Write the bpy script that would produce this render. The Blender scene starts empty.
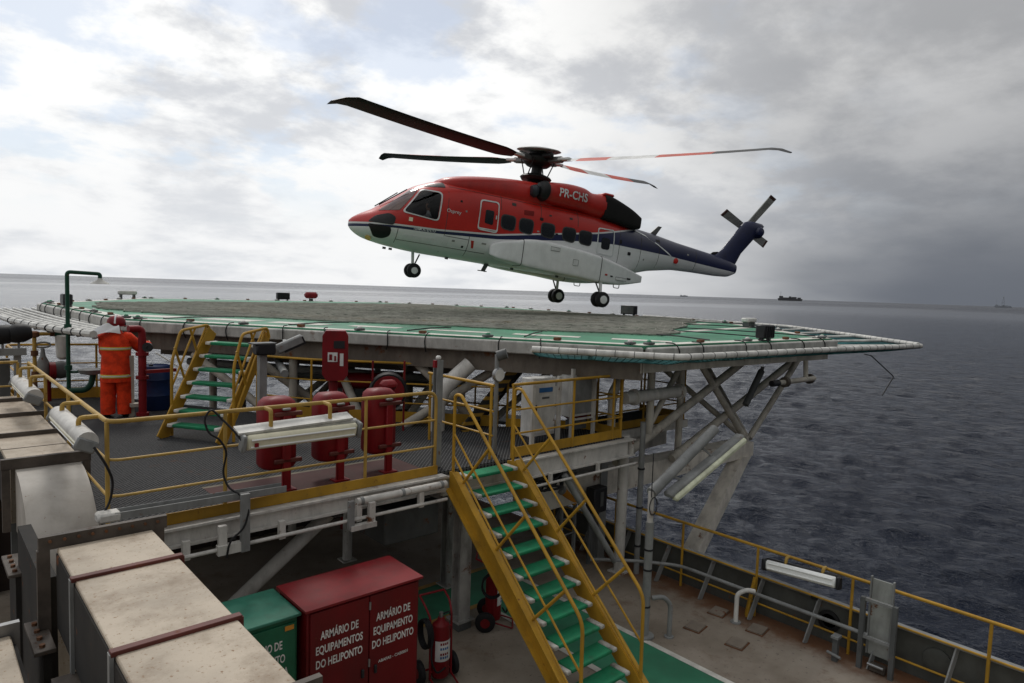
import bpy, bmesh, math, random
import numpy as np
from mathutils import Vector, Matrix
random.seed(7); rng = np.random.default_rng(7)
S = bpy.context.scene; COL = S.collection
R = math.radians

# ------------------------------------------------------------------ camera
EYE = 5.0
HEAD, PITCH, ROLL, FPX = 41.9, 4.35, 1.9, 677.0
y_, p_, r_ = R(HEAD), R(PITCH), R(ROLL)
fwd = np.array([math.sin(y_) * math.cos(p_), math.cos(y_) * math.cos(p_), -math.sin(p_)])
rgt = np.array([math.cos(y_), -math.sin(y_), 0.0]); upv = np.cross(rgt, fwd)
r2 = rgt * math.cos(r_) + upv * math.sin(r_); u2 = -rgt * math.sin(r_) + upv * math.cos(r_)
cam = bpy.data.objects.new('camera', bpy.data.cameras.new('camera')); COL.objects.link(cam)
mw = Matrix.Identity(4)
for i in range(3):
    mw[i][0], mw[i][1], mw[i][2] = r2[i], u2[i], -fwd[i]
mw[2][3] = EYE
cam.matrix_world = mw
cam.data.sensor_width = 36; cam.data.lens = 36 * FPX / 1024
cam.data.clip_start = 0.1; cam.data.clip_end = 90000
S.camera = cam
S.view_settings.view_transform = 'Standard'; S.view_settings.look = 'None'
S.view_settings.gamma = 1; S.view_settings.exposure = 0.0

# ------------------------------------------------------------------ sky and sun
GLOW = (.40, 1.2)
SUN_EL, SUN_AZ = 48, 20          # azimuth from +Y towards +X
world = bpy.data.worlds.new('World'); S.world = world; world.use_nodes = True
nt = world.node_tree; nt.nodes.clear()
def N(tree, typ, **kw):
    n = tree.nodes.new(typ)
    for k, v in kw.items():
        if k == 'inp':
            for kk, vv in v.items(): n.inputs[kk].default_value = vv
        else: setattr(n, k, v)
    return n
def math_node(tree, op, a, b=None, c=None, clamp=False):
    n = tree.nodes.new('ShaderNodeMath'); n.operation = op; n.use_clamp = clamp
    for i, x in enumerate((a, b, c)):
        if x is None: continue
        if isinstance(x, (int, float)): n.inputs[i].default_value = x
        else: tree.links.new(x, n.inputs[i])
    return n.outputs[0]
def smooth(tree, x, lo, hi):
    n = tree.nodes.new('ShaderNodeMapRange'); n.interpolation_type = 'SMOOTHSTEP'
    n.inputs[1].default_value = lo; n.inputs[2].default_value = hi
    tree.links.new(x, n.inputs[0]); return n.outputs[0]
def mixc(tree, f, a, b, mode='MIX'):
    n = tree.nodes.new('ShaderNodeMix'); n.data_type = 'RGBA'; n.blend_type = mode
    for sock, x in ((n.inputs[0], f), (n.inputs[6], a), (n.inputs[7], b)):
        if isinstance(x, (int, float)): sock.default_value = x
        elif isinstance(x, tuple): sock.default_value = (x + (1,))[:4]
        else: tree.links.new(x, sock)
    return n.outputs[2]
tc = N(nt, 'ShaderNodeTexCoord'); sep = N(nt, 'ShaderNodeSeparateXYZ')
nt.links.new(tc.outputs['Generated'], sep.inputs[0])
X, Y, Z = sep.outputs
zc = math_node(nt, 'MAXIMUM', Z, 0.0); den = math_node(nt, 'ADD', zc, 0.26)
cmb = N(nt, 'ShaderNodeCombineXYZ')
nt.links.new(math_node(nt, 'DIVIDE', X, den), cmb.inputs[0]); nt.links.new(math_node(nt, 'DIVIDE', Y, den), cmb.inputs[1])
def wnoise(scale, detail, rough, off=0.0, dist=0.0):
    n = N(nt, 'ShaderNodeTexNoise', inp={'Scale': scale, 'Detail': detail, 'Roughness': rough, 'Distortion': dist})
    m = N(nt, 'ShaderNodeMapping'); m.inputs['Location'].default_value = (off, off * .7, off * 1.3)
    nt.links.new(cmb.outputs[0], m.inputs[0]); nt.links.new(m.outputs[0], n.inputs['Vector']); return n.outputs[0]
n_big = wnoise(0.8, 3, .5, 3.1); n_mid = wnoise(1.7, 11, .60, 5.2, .1); n_gap = wnoise(2.2, 8, .56, 4.9, .1)
hl = math_node(nt, 'SQRT', math_node(nt, 'ADD', math_node(nt, 'MULTIPLY', X, X), math_node(nt, 'ADD', math_node(nt, 'MULTIPLY', Y, Y), 1e-4)))
tr = math_node(nt, 'DIVIDE', math_node(nt, 'ADD', math_node(nt, 'MULTIPLY', X, rgt[0]), math_node(nt, 'MULTIPLY', Y, rgt[1])), hl)
tr = math_node(nt, 'ADD', tr, math_node(nt, 'MULTIPLY', math_node(nt, 'SUBTRACT', n_big, .5), .5))
storm = smooth(nt, tr, -0.12, 0.62)                     # the rain side lies to the right
low = math_node(nt, 'SUBTRACT', 1.0, smooth(nt, Z, 0.0, 0.36))
clear_hi = mixc(nt, smooth(nt, n_mid, .40, .54), (.54, .555, .585), (.90, .90, .89))
clear_c = mixc(nt, low, clear_hi, mixc(nt, smooth(nt, n_mid, .3, .6), (.60, .62, .65), (.78, .785, .79)))
storm_hi = mixc(nt, smooth(nt, n_mid, .36, .66), (.33, .335, .345), (.56, .56, .56))
storm_c = mixc(nt, low, storm_hi, (.130, .143, .168))
cloud = mixc(nt, storm, clear_c, storm_c)
sky = N(nt, 'ShaderNodeTexSky'); sky.sky_type = 'NISHITA'; sky.sun_disc = False
sky.sun_elevation = R(SUN_EL); sky.sun_rotation = R(SUN_AZ)
skyc = mixc(nt, .5, mixc(nt, 1.0, sky.outputs[0], (.10, .10, .10), 'MULTIPLY'), (.47, .53, .62))
gap = math_node(nt, 'MULTIPLY', smooth(nt, n_gap, .50, .60), math_node(nt, 'SUBTRACT', 1.0, storm))
gap = math_node(nt, 'MULTIPLY', math_node(nt, 'MULTIPLY', gap, smooth(nt, Z, .06, .16)), .6)
# the cloud deck glows round the hidden sun and is dull on the far side
sdir = (math.sin(R(SUN_AZ)) * math.cos(R(SUN_EL)), math.cos(R(SUN_AZ)) * math.cos(R(SUN_EL)), math.sin(R(SUN_EL)))
cs = math_node(nt, 'ADD', math_node(nt, 'MULTIPLY', X, sdir[0]), math_node(nt, 'ADD', math_node(nt, 'MULTIPLY', Y, sdir[1]), math_node(nt, 'MULTIPLY', Z, sdir[2])))
glow = N(nt, 'ShaderNodeMapRange', interpolation_type='SMOOTHSTEP'); glow.inputs[1].default_value = -.75; glow.inputs[2].default_value = .75; glow.inputs[3].default_value = GLOW[0]; glow.inputs[4].default_value = GLOW[1]
nt.links.new(cs, glow.inputs[0])
allc = mixc(nt, gap, cloud, skyc)
bg = N(nt, 'ShaderNodeBackground'); nt.links.new(mixc(nt, 1.0, allc, glow.outputs[0], 'MULTIPLY'), bg.inputs[0]); bg.inputs[1].default_value = 1.0
wo = N(nt, 'ShaderNodeOutputWorld'); nt.links.new(bg.outputs[0], wo.inputs[0])
sun = bpy.data.objects.new('sun', bpy.data.lights.new('sun', 'SUN')); COL.objects.link(sun)
sun.data.energy = 1.3; sun.data.angle = R(12); sun.data.color = (1, .96, .9)
sd = Vector((math.sin(R(SUN_AZ)) * math.cos(R(SUN_EL)), math.cos(R(SUN_AZ)) * math.cos(R(SUN_EL)), math.sin(R(SUN_EL))))
sun.rotation_euler = sd.to_track_quat('Z', 'Y').to_euler()

# ------------------------------------------------------------------ materials
MATS = {}
def mat(name, c, rough=.6, metal=0., var=.18, vs=2.5, rust=0., rs=5., rustc=(.10, .038, .016), dirt=0., dirtc=(.05, .042, .034), bump=0., bs=60., coat=0., spec=.28):
    """painted surface: large tone drift, fine speckle, grime streaks and rust spots"""
    if name in MATS: return MATS[name]
    m = bpy.data.materials.new(name); m.use_nodes = True; t = m.node_tree; L = t.links
    b = t.nodes['Principled BSDF']; MATS[name] = m
    co = N(t, 'ShaderNodeTexCoord'); oi = N(t, 'ShaderNodeObjectInfo')
    va = N(t, 'ShaderNodeVectorMath', operation='ADD')
    L.new(co.outputs['Object'], va.inputs[0]); L.new(oi.outputs['Location'], va.inputs[1]); V = va.outputs[0]
    def nz(sc, det=5, ro=.6, vec=None):
        n = N(t, 'ShaderNodeTexNoise', inp={'Scale': sc, 'Detail': det, 'Roughness': ro}); L.new(vec or V, n.inputs['Vector']); return n.outputs[0]
    lo = tuple(x * (1 - var) for x in c); hi = tuple(min(1, x * (1 + var)) for x in c)
    colr = mixc(t, smooth(t, nz(vs), .3, .7), lo, hi)
    ro = None
    if dirt:
        mp = N(t, 'ShaderNodeMapping'); mp.inputs['Scale'].default_value = (1, 1, .25); L.new(V, mp.inputs[0])
        f = math_node(t, 'MULTIPLY', smooth(t, nz(vs * 2.3, 8, .7, mp.outputs[0]), .42, .75), dirt)
        colr = mixc(t, f, colr, dirtc)
    if rust:
        f = smooth(t, nz(rs, 8, .68), .66 - .2 * rust, .74 - .16 * rust)
        colr = mixc(t, f, colr, mixc(t, nz(rs * 6), rustc, tuple(x * 2.1 for x in rustc)))
        ro = math_node(t, 'ADD', math_node(t, 'MULTIPLY', f, .35), rough, clamp=True)
    L.new(colr, b.inputs['Base Color']); b.inputs['Roughness'].default_value = rough; b.inputs['Metallic'].default_value = metal
    if ro is not None: L.new(ro, b.inputs['Roughness'])
    b.inputs['Specular IOR Level'].default_value = .5 if coat > .06 else spec
    if coat: b.inputs['Coat Weight'].default_value = coat
    if bump:
        bn = N(t, 'ShaderNodeBump', inp={'Strength': bump, 'Distance': .01}); L.new(nz(bs, 4), bn.inputs['Height']); L.new(bn.outputs[0], b.inputs['Normal'])
    return m
m_white = mat('white_paint', (.58, .56, .52), .5, var=.12, rust=.22, rs=4, dirt=.38)
m_beam = mat('deck_edge_paint', (.42, .41, .38), .55, rust=.2, rs=3.5, dirt=.5)
m_grey = mat('grey_paint', (.23, .235, .23), .5, rust=.2, rs=6, dirt=.4)
m_dgrey = mat('dark_grey_paint', (.10, .105, .105), .55, rust=.25, dirt=.4)
m_tan = mat('structure_paint', (.50, .465, .40), .6, rust=.25, rs=3, dirt=.42)
m_yellow = mat('yellow_paint', (.44, .245, .025), .45, var=.15, rust=.18, rs=7, dirt=.3)
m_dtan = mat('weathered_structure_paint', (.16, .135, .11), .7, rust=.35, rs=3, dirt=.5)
m_yellow2 = mat('faded_yellow_paint', (.44, .28, .065), .5, var=.15, rust=.2, rs=6, dirt=.35)
m_green = mat('deck_green_paint', (.045, .215, .12), .6, var=.3, vs=.7, dirt=.5, dirtc=(.06, .12, .08))
m_tread = mat('green_grip', (.012, .19, .085), .75, var=.2, dirt=.35, bump=.5, bs=120)
m_nose = mat('white_nosing', (.64, .63, .59), .55, dirt=.38)
m_line = mat('white_line_paint', (.62, .60, .54), .6, var=.15, rust=.12, rs=5, dirt=.35)
m_red = mat('red_paint', (.19, .006, .010), .5, var=.2, dirt=.35, dirtc=(.05, .015, .012))
m_redcab = mat('red_cabinet_paint', (.135, .003, .005), .5, var=.18, vs=1.2, rust=.08, rs=9, dirt=.35, dirtc=(.04, .012, .01))
m_greencab = mat('green_cabinet_paint', (.015, .13, .065), .45, dirt=.2)
m_black = mat('black_rubber', (.012, .012, .013), .6, var=.2)
m_blk2 = mat('black_metal', (.02, .02, .022), .45, var=.2)
m_rusty = mat('rusty_steel', (.13, .06, .03), .8, var=.3, vs=6, rust=.6)
m_strap = mat('red_brown_primer', (.10, .026, .02), .55, var=.25, rust=.3)
m_duct = mat('duct_paint', (.43, .365, .285), .6, var=.16, vs=1.5, rust=.42, rs=34, rustc=(.155, .095, .055), dirt=.7, dirtc=(.19, .135, .085), bump=.25, bs=40)
m_flange = mat('flange_steel', (.085, .07, .058), .6, var=.3, vs=5, rust=.25, rs=9, rustc=(.05, .03, .02))
m_cover = mat('diffuser_plastic', (.80, .76, .57), .25, var=.05, dirt=.2, dirtc=(.3, .27, .16))
m_coverw = mat('white_tube_cover', (.85, .86, .83), .2, var=.03)
m_blue = mat('blue_plastic', (.012, .03, .10), .4)
m_pipegreen = mat('green_pipe_paint', (.01, .06, .035), .4, rust=.12)
m_teal = mat('teal_netting', (.025, .12, .125), .8, var=.25)
m_rope = mat('net_rope', (.285, .28, .24), .95, var=.25, vs=1.6, dirt=.35)
m_orange = mat('orange_fabric', (.66, .042, .008), .85, var=.28, vs=9, dirt=.12, bump=.8, bs=14)
m_hiviz = mat('reflective_yellow', (.55, .50, .10), .5)
m_silver = mat('reflective_silver', (.50, .50, .50), .35)
m_skin = mat('skin', (.35, .19, .13), .55)
m_cloth = mat('white_cloth', (.62, .62, .62), .9)
m_steel = mat('steel', (.32, .32, .32), .4, metal=.7, dirt=.3)
m_sign = mat('sign_white', (.65, .65, .63), .5)
m_text = mat('lettering_white', (.72, .71, .68), .6, dirt=.3)
m_signblue = mat('sign_blue', (.03, .12, .30), .5)
m_floorred = mat('red_floor_paint', (.06, .022, .02), .8, dirt=.4)
m_bulwark = mat('bulwark_paint', (.075, .078, .07), .6, rust=.2, dirt=.4)
m_hull = mat('hull_paint', (.05, .03, .028), .6, rust=.2)
m_far = mat('ship_grey', (.085, .085, .09), .8)
m_farhaze = mat('ship_haze_grey', (.26, .275, .30), .9)  # rain haze is mixed into this pale ship colour
m_amber = mat('amber_lens', (.6, .25, .03), .25)

def deck_steel():
    m = bpy.data.materials.new('deck_steel'); m.use_nodes = True; t = m.node_tree; L = t.links; b = t.nodes['Principled BSDF']
    g = N(t, 'ShaderNodeNewGeometry'); V = g.outputs['Position']
    def nz(sc, det=6, ro=.6):
        n = N(t, 'ShaderNodeTexNoise', inp={'Scale': sc, 'Detail': det, 'Roughness': ro}); L.new(V, n.inputs['Vector']); return n.outputs[0]
    c = mixc(t, smooth(t, nz(.9), .3, .7), (.20, .165, .128), (.315, .27, .22))
    c = mixc(t, math_node(t, 'MULTIPLY', smooth(t, nz(1.6, 9, .72), .54, .68), .45), c, (.12, .055, .025))
    sp_ = N(t, 'ShaderNodeSeparateXYZ'); L.new(V, sp_.inputs[0])      # rust gathers in the waterway along the bulwark
    c = mixc(t, math_node(t, 'MULTIPLY', smooth(t, math_node(t, 'ADD', sp_.outputs[0], math_node(t, 'MULTIPLY', nz(2.4, 7, .7), 1.1)), 9.75, 10.35), .9), c, (.13, .052, .02))
    c = mixc(t, math_node(t, 'MULTIPLY', smooth(t, nz(14, 4), .6, .72), .6), c, (.055, .045, .04))
    L.new(c, b.inputs['Base Color']); b.inputs['Roughness'].default_value = .75; b.inputs['Specular IOR Level'].default_value = .2
    bn = N(t, 'ShaderNodeBump', inp={'Strength': .3, 'Distance': .01}); L.new(nz(30), bn.inputs['Height']); L.new(bn.outputs[0], b.inputs['Normal'])
    return m
m_deck = deck_steel()
def grating():
    m = bpy.data.materials.new('deck_grating'); m.use_nodes = True; t = m.node_tree; L = t.links; b = t.nodes['Principled BSDF']
    g = N(t, 'ShaderNodeNewGeometry'); V = g.outputs['Position']
    mp = N(t, 'ShaderNodeMapping'); mp.inputs['Rotation'].default_value = (0, 0, R(45)); L.new(V, mp.inputs[0])
    br = N(t, 'ShaderNodeTexVoronoi', distance='CHEBYCHEV', inp={'Scale': 22, 'Randomness': .05}); L.new(mp.outputs[0], br.inputs['Vector'])
    n1 = N(t, 'ShaderNodeTexNoise', inp={'Scale': 1.3, 'Detail': 7}); L.new(V, n1.inputs['Vector'])
    f = smooth(t, br.outputs['Distance'], .34, .46)
    c = mixc(t, n1.outputs[0], (.007, .007, .008), (.020, .020, .021))
    c = mixc(t, math_node(t, 'MULTIPLY', f, .9), c, (.14, .14, .14))
    n2 = N(t, 'ShaderNodeTexNoise', inp={'Scale': 3, 'Detail': 8, 'Roughness': .7}); L.new(V, n2.inputs['Vector'])
    c = mixc(t, math_node(t, 'MULTIPLY', smooth(t, n2.outputs[0], .6, .7), .5), c, (.09, .05, .035))
    L.new(c, b.inputs['Base Color']); b.inputs['Roughness'].default_value = .9; b.inputs['Specular IOR Level'].default_value = .12
    bn = N(t, 'ShaderNodeBump', inp={'Strength': .6, 'Distance': .01}); L.new(f, bn.inputs['Height']); L.new(bn.outputs[0], b.inputs['Normal'])
    return m
m_grating = grating()

# ------------------------------------------------------------------ mesh helpers
BASE = {}
def vec(p): return Vector(p)
class MB:
    def __init__(s): s.v, s.f = [], []
    def add(s, vs, fs):
        o = len(s.v); s.v += [tuple(float(c) for c in v) for v in vs]; s.f += [tuple(i + o for i in f) for f in fs]; return s
    def hexa(s, P, b=0):
        return s.add(P, [(3, 2, 1, 0), (4, 5, 6, 7), (0, 1, 5, 4), (1, 2, 6, 5), (2, 3, 7, 6), (3, 0, 4, 7)])
    def box(s, c, size, rot=None, b=0.0):
        hx, hy, hz = [q / 2 for q in size]; c = vec(c); rot = rot or Matrix.Identity(3)
        if b <= 0:
            P = [c + rot @ vec((sx * hx, sy * hy, sz * hz)) for sz in (-1, 1) for sx, sy in ((-1, -1), (1, -1), (1, 1), (-1, 1))]
            return s.hexa(P)
        b = min(b, hx * .9, hy * .9, hz * .9); P = []; idx = {}
        for sx in (-1, 1):
            for sy in (-1, 1):
                for sz in (-1, 1):
                    for a in range(3):
                        q = [sx * hx, sy * hy, sz * hz]
                        for k in range(3):
                            if k != a: q[k] -= (sx, sy, sz)[k] * b
                        idx[sx, sy, sz, a] = len(P); P.append(c + rot @ vec(q))
        F = []
        for a in range(3):
            k, l = [(1, 2), (2, 0), (0, 1)][a]
            for sg in (-1, 1):
                q = []
                for (e, g) in ((-1, -1), (1, -1), (1, 1), (-1, 1)):
                    sn = [0, 0, 0]; sn[a] = sg; sn[k] = e; sn[l] = g; q.append(idx[sn[0], sn[1], sn[2], a])
                F.append(tuple(q if sg > 0 else q[::-1]))
        for a in range(3):          # edges along axis a
            k, l = [(1, 2), (2, 0), (0, 1)][a]
            for e in (-1, 1):
                for g in (-1, 1):
                    def ii(sa, ax):
                        sn = [0, 0, 0]; sn[a] = sa; sn[k] = e; sn[l] = g; return idx[sn[0], sn[1], sn[2], ax]
                    q = [ii(-1, k), ii(1, k), ii(1, l), ii(-1, l)]
                    F.append(tuple(q if e * g < 0 else q[::-1]))
        for sx in (-1, 1):
            for sy in (-1, 1):
                for sz in (-1, 1):
                    q = [idx[sx, sy, sz, 0], idx[sx, sy, sz, 1], idx[sx, sy, sz, 2]]
                    F.append(tuple(q if sx * sy * sz > 0 else q[::-1]))
        return s.add(P, F)
    def bar(s, p, q, w, h, b=0.0, up=(0, 0, 1)):
        p, q = vec(p), vec(q); d = (q - p); L = d.length; d.normalize(); u = vec(up)
        if abs(d.dot(u)) > .99: u = vec((0, 1, 0))
        side = u.cross(d).normalized(); u = d.cross(side)
        rot = Matrix((d, side, u)).transposed()
        return s.box((p + q) / 2, (L, w, h), rot, b)
    def ibeam(s, p, q, w, h, t=.025, up=(0, 0, 1)):
        p, q = vec(p), vec(q); d = (q - p).normalized(); u = vec(up)
        if abs(d.dot(u)) > .99: u = vec((0, 1, 0))
        side = u.cross(d).normalized(); u = d.cross(side)
        o = u * (h / 2 - t / 2)
        s.bar(p + o, q + o, w, t, up=up); s.bar(p - o, q - o, w, t, up=up); return s.bar(p, q, t, h - 2 * t - .002, up=up)
    def tube(s, pts, r, n=8, cap=True, closed=False):
        pts = [vec(p) for p in pts]; m = len(pts); rs = r if hasattr(r, '__len__') else [r] * m
        V = []; prev = None
        for i, p in enumerate(pts):
            if closed: d = pts[(i + 1) % m] - pts[i - 1]
            else: d = pts[min(i + 1, m - 1)] - pts[max(i - 1, 0)]
            d.normalize()
            if prev is None:
                u = vec((0, 0, 1)) if abs(d.z) < .9 else vec((1, 0, 0)); a = d.cross(u).normalized()
            else:
                a = (prev - d * prev.dot(d)).normalized()
            prev = a; b = d.cross(a)
            for k in range(n):
                an = 2 * math.pi * k / n; V.append(p + (a * math.cos(an) + b * math.sin(an)) * rs[i])
        F = []
        for i in range(m if closed else m - 1):
            j = (i + 1) % m
            for k in range(n):
                F.append((i * n + k, i * n + (k + 1) % n, j * n + (k + 1) % n, j * n + k))
        if cap and not closed:
            F.append(tuple(range(n - 1, -1, -1))); F.append(tuple((m - 1) * n + k for k in range(n)))
        return s.add(V, F)
    def lathe(s, prof, origin=(0, 0, 0), axis=(0, 0, 1), n=20):
        ax = vec(axis).normalized(); u = vec((1, 0, 0)) if abs(ax.x) < .9 else vec((0, 1, 0))
        a = ax.cross(u).normalized(); b = ax.cross(a); o = vec(origin); V = []; F = []
        for r, z in prof:
            for k in range(n):
                an = 2 * math.pi * k / n; V.append(o + ax * z + (a * math.cos(an) + b * math.sin(an)) * max(r, 1e-4))
        for i in range(len(prof) - 1):
            for k in range(n): F.append((i * n + k, i * n + (k + 1) % n, (i + 1) * n + (k + 1) % n, (i + 1) * n + k))
        F.append(tuple(range(n - 1, -1, -1))); F.append(tuple((len(prof) - 1) * n + k for k in range(n)))
        return s.add(V, F)
    def cyl(s, p, q, r, n=12): return s.tube([p, q], r, n)
    def prism(s, poly, z0, z1):
        n = len(poly); P = [(x, y, z0) for x, y in poly] + [(x, y, z1) for x, y in poly]
        F = [tuple(range(n - 1, -1, -1)), tuple(range(n, 2 * n))] + [(i, (i + 1) % n, n + (i + 1) % n, n + i) for i in range(n)]
        return s.add(P, F)
    def build(s, name, m, parent=None, kind=None, label=None, sharp=38):
        me = bpy.data.meshes.new(name)
        off = vec((0, 0, 0))
        if parent is not None:
            r = parent
            while r.parent is not None: r = r.parent
            off = BASE.get(r, off)
        if s.v:
            a = np.array(s.v, np.float32) - np.array(off, np.float32)
        else: a = np.zeros((0, 3), np.float32)
        me.from_pydata(a.tolist(), [], s.f); me.update()
        for mm in (m if isinstance(m, (list, tuple)) else [m]): me.materials.append(mm)
        me.polygons.foreach_set('use_smooth', [True] * len(me.polygons))
        try: me.set_sharp_from_angle(angle=R(sharp))
        except Exception: pass
        o = bpy.data.objects.new(name, me); COL.objects.link(o)
        if parent is not None: o.parent = parent
        if kind: o['kind'] = kind
        if label: o['label'] = label
        return o
def thing(name, label, cat, loc=(0, 0, 0), group=None):
    o = bpy.data.objects.new(name, None); COL.objects.link(o); o.empty_display_size = .2
    o.location = loc; BASE[o] = vec(loc); o['label'] = label; o['category'] = cat
    if group: o['group'] = group
    return o
def tag(o, label, cat, group=None):
    o['label'] = label; o['category'] = cat
    if group: o['group'] = group
    return o
def copy_tree(o, parent=None):
    c = o.copy(); COL.objects.link(c)
    if parent is not None: c.parent = parent
    for ch in list(o.children): copy_tree(ch, c)
    return c
def clone(o, delta, label=None):
    c = copy_tree(o); c.location = o.location + vec(delta)
    if label: c['label'] = label
    return c
def fillet(pts, r=.12, n=5):
    pts = [vec(p) for p in pts]; out = [pts[0]]
    for i in range(1, len(pts) - 1):
        a, b, c = pts[i - 1], pts[i], pts[i + 1]; d1 = (a - b); d2 = (c - b)
        rr = min(r, d1.length * .45, d2.length * .45); p = b + d1.normalized() * rr; q = b + d2.normalized() * rr
        for k in range(n + 1):
            t = k / n; out.append(p * (1 - t) ** 2 + b * 2 * t * (1 - t) + q * t * t)
    out.append(pts[-1]); return out
def lerp(a, b, t): return vec(a) * (1 - t) + vec(b) * t
def text_mesh(s, size, name, m, parent, fn, bold=.012, align='LEFT', sx=1.0):
    """lettering: fn(u, v) gives the place of each point on the carrier surface"""
    cu = bpy.data.curves.new(name, 'FONT'); cu.body = s; cu.size = size; cu.align_x = align; cu.offset = bold * size; cu.resolution_u = 3
    o = bpy.data.objects.new(name, cu); COL.objects.link(o); bpy.context.view_layer.update()
    me = bpy.data.meshes.new_from_object(o.evaluated_get(bpy.context.evaluated_depsgraph_get()))
    bpy.data.objects.remove(o); bpy.data.curves.remove(cu)
    mb = MB(); mb.v = [tuple(fn(v.co.x * sx, v.co.y)) for v in me.vertices]; mb.f = [tuple(p.vertices) for p in me.polygons]
    return mb.build(name, m, parent)

# ------------------------------------------------------------------ sea
SEA = -15.0
def build_sea():
    az0, az1 = R(HEAD - 62), R(HEAD + 62)
    az = np.concatenate([np.linspace(az0, az1, 700), np.linspace(az1, az0 + 2 * math.pi, 90)[1:-1]])
    rad = [12.0]
    while rad[-1] < 45000: rad.append(rad[-1] * (1.0078 if rad[-1] < 900 else 1.02) + .01)
    rad = np.array(rad); step = np.gradient(rad)
    A, Rd = np.meshgrid(az, rad); Xs = Rd * np.sin(A); Ys = Rd * np.cos(A); Zs = np.zeros_like(Xs); Dx = np.zeros_like(Xs); Dy = np.zeros_like(Xs)
    ST = np.repeat(step[:, None], len(az), 1)
    for k in range(110):
        lam = 1.2 * (8.5 / 1.2) ** rng.random(); th = R(205) + rng.normal() * .7; ph = rng.random() * 6.28
        kk = 2 * math.pi / lam; amp = .0056 * lam * (1.0 if lam < 4 else (4 / lam) ** .8)
        q = kk * (Xs * math.cos(th) + Ys * math.sin(th)) + ph
        fade = np.clip(lam / (1.8 * ST) - .9, 0, 1)
        Zs += amp * fade * np.sin(q); Dx += .8 * amp * fade * math.cos(th) * np.cos(q); Dy += .8 * amp * fade * math.sin(th) * np.cos(q)
    n, m = Xs.shape
    P = np.stack([Xs + Dx, Ys + Dy, Zs + SEA], -1).reshape(-1, 3)
    I = np.arange(n * m).reshape(n, m); a = I[:-1, :]; b = I[1:, :]
    F = np.stack([a, b, np.roll(b, -1, 1), np.roll(a, -1, 1)], -1).reshape(-1, 4)
    me = bpy.data.meshes.new('sea'); me.vertices.add(len(P)); me.vertices.foreach_set('co', P.astype(np.float32).ravel())
    me.loops.add(F.size); me.loops.foreach_set('vertex_index', F.astype(np.int32).ravel())
    me.polygons.add(len(F)); me.polygons.foreach_set('loop_start', np.arange(0, F.size, 4, dtype=np.int32)); me.polygons.foreach_set('loop_total', np.full(len(F), 4, np.int32))
    me.update(calc_edges=True); me.polygons.foreach_set('use_smooth', [True] * len(F))
    M = bpy.data.materials.new('sea_water'); M.use_nodes = True; t = M.node_tree; L = t.links; bs = t.nodes['Principled BSDF']
    g = N(t, 'ShaderNodeNewGeometry'); V = g.outputs['Position']
    ln = N(t, 'ShaderNodeVectorMath', operation='LENGTH'); L.new(V, ln.inputs[0]); D = ln.outputs['Value']
    mp = N(t, 'ShaderNodeMapping'); mp.inputs['Rotation'].default_value = (0, 0, R(25)); mp.inputs['Scale'].default_value = (1, .55, 1); L.new(V, mp.inputs[0])
    def nz(sc, det, ro): 
        q = N(t, 'ShaderNodeTexNoise', inp={'Scale': sc, 'Detail': det, 'Roughness': ro}); L.new(mp.outputs[0], q.inputs['Vector']); return q.outputs[0]
    h1 = nz(.55, 5, .6); h2 = nz(.2, 4, .55); h3 = nz(2.6, 5, .65)
    h = math_node(t, 'ADD', math_node(t, 'MULTIPLY', h1, 1.1), math_node(t, 'ADD', math_node(t, 'MULTIPLY', h2, 1.6), math_node(t, 'MULTIPLY', h3, .3)))
    h4 = nz(.045, 6, .62); slk = N(t, 'ShaderNodeTexNoise', inp={'Scale': 1.0, 'Detail': 5, 'Roughness': .55}); mps = N(t, 'ShaderNodeMapping'); mps.inputs['Rotation'].default_value = (0, 0, R(HEAD)); mps.inputs['Scale'].default_value = (.00022, .0016, 1); L.new(V, mps.inputs[0]); L.new(mps.outputs[0], slk.inputs['Vector'])
    slick = math_node(t, 'MULTIPLY', smooth(t, slk.outputs[0], .50, .60), smooth(t, D, 500, 1500)); h = math_node(t, 'ADD', h, math_node(t, 'MULTIPLY', h4, math_node(t, 'MULTIPLY', smooth(t, D, 150, 1100), 9.0)))
    bn = N(t, 'ShaderNodeBump', inp={'Strength': 1.0, 'Distance': 1.0}); L.new(h, bn.inputs['Height']); L.new(math_node(t, 'SUBTRACT', 1.0, math_node(t, 'MULTIPLY', slick, .8)), bn.inputs['Strength']); L.new(bn.outputs[0], bs.inputs['Normal'])
    c = mixc(t, nz(.02, 4, .5), (.006, .0095, .020), (.010, .0145, .027))
    foam = math_node(t, 'MULTIPLY', smooth(t, nz(1.2, 8, .7), .76, .82), smooth(t, nz(.05, 4, .6), .52, .62))
    c = mixc(t, math_node(t, 'MULTIPLY', foam, .35), c, (.45, .47, .5))
    L.new(c, bs.inputs['Base Color']); bs.inputs['IOR'].default_value = 1.333; bs.inputs['Specular IOR Level'].default_value = .19  # reflection lowered to stand in for shading among unresolved waves
    rr = N(t, 'ShaderNodeMapRange'); rr.inputs[1].default_value = 40; rr.inputs[2].default_value = 4000; rr.inputs[3].default_value = .07; rr.inputs[4].default_value = .26; L.new(D, rr.inputs[0])
    ro = math_node(t, 'ADD', rr.outputs[0], math_node(t, 'MULTIPLY', foam, .4)); L.new(ro, bs.inputs['Roughness'])
    me.materials.append(M); o = bpy.data.objects.new('sea', me); COL.objects.link(o); o['kind'] = 'structure'
build_sea()

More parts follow.
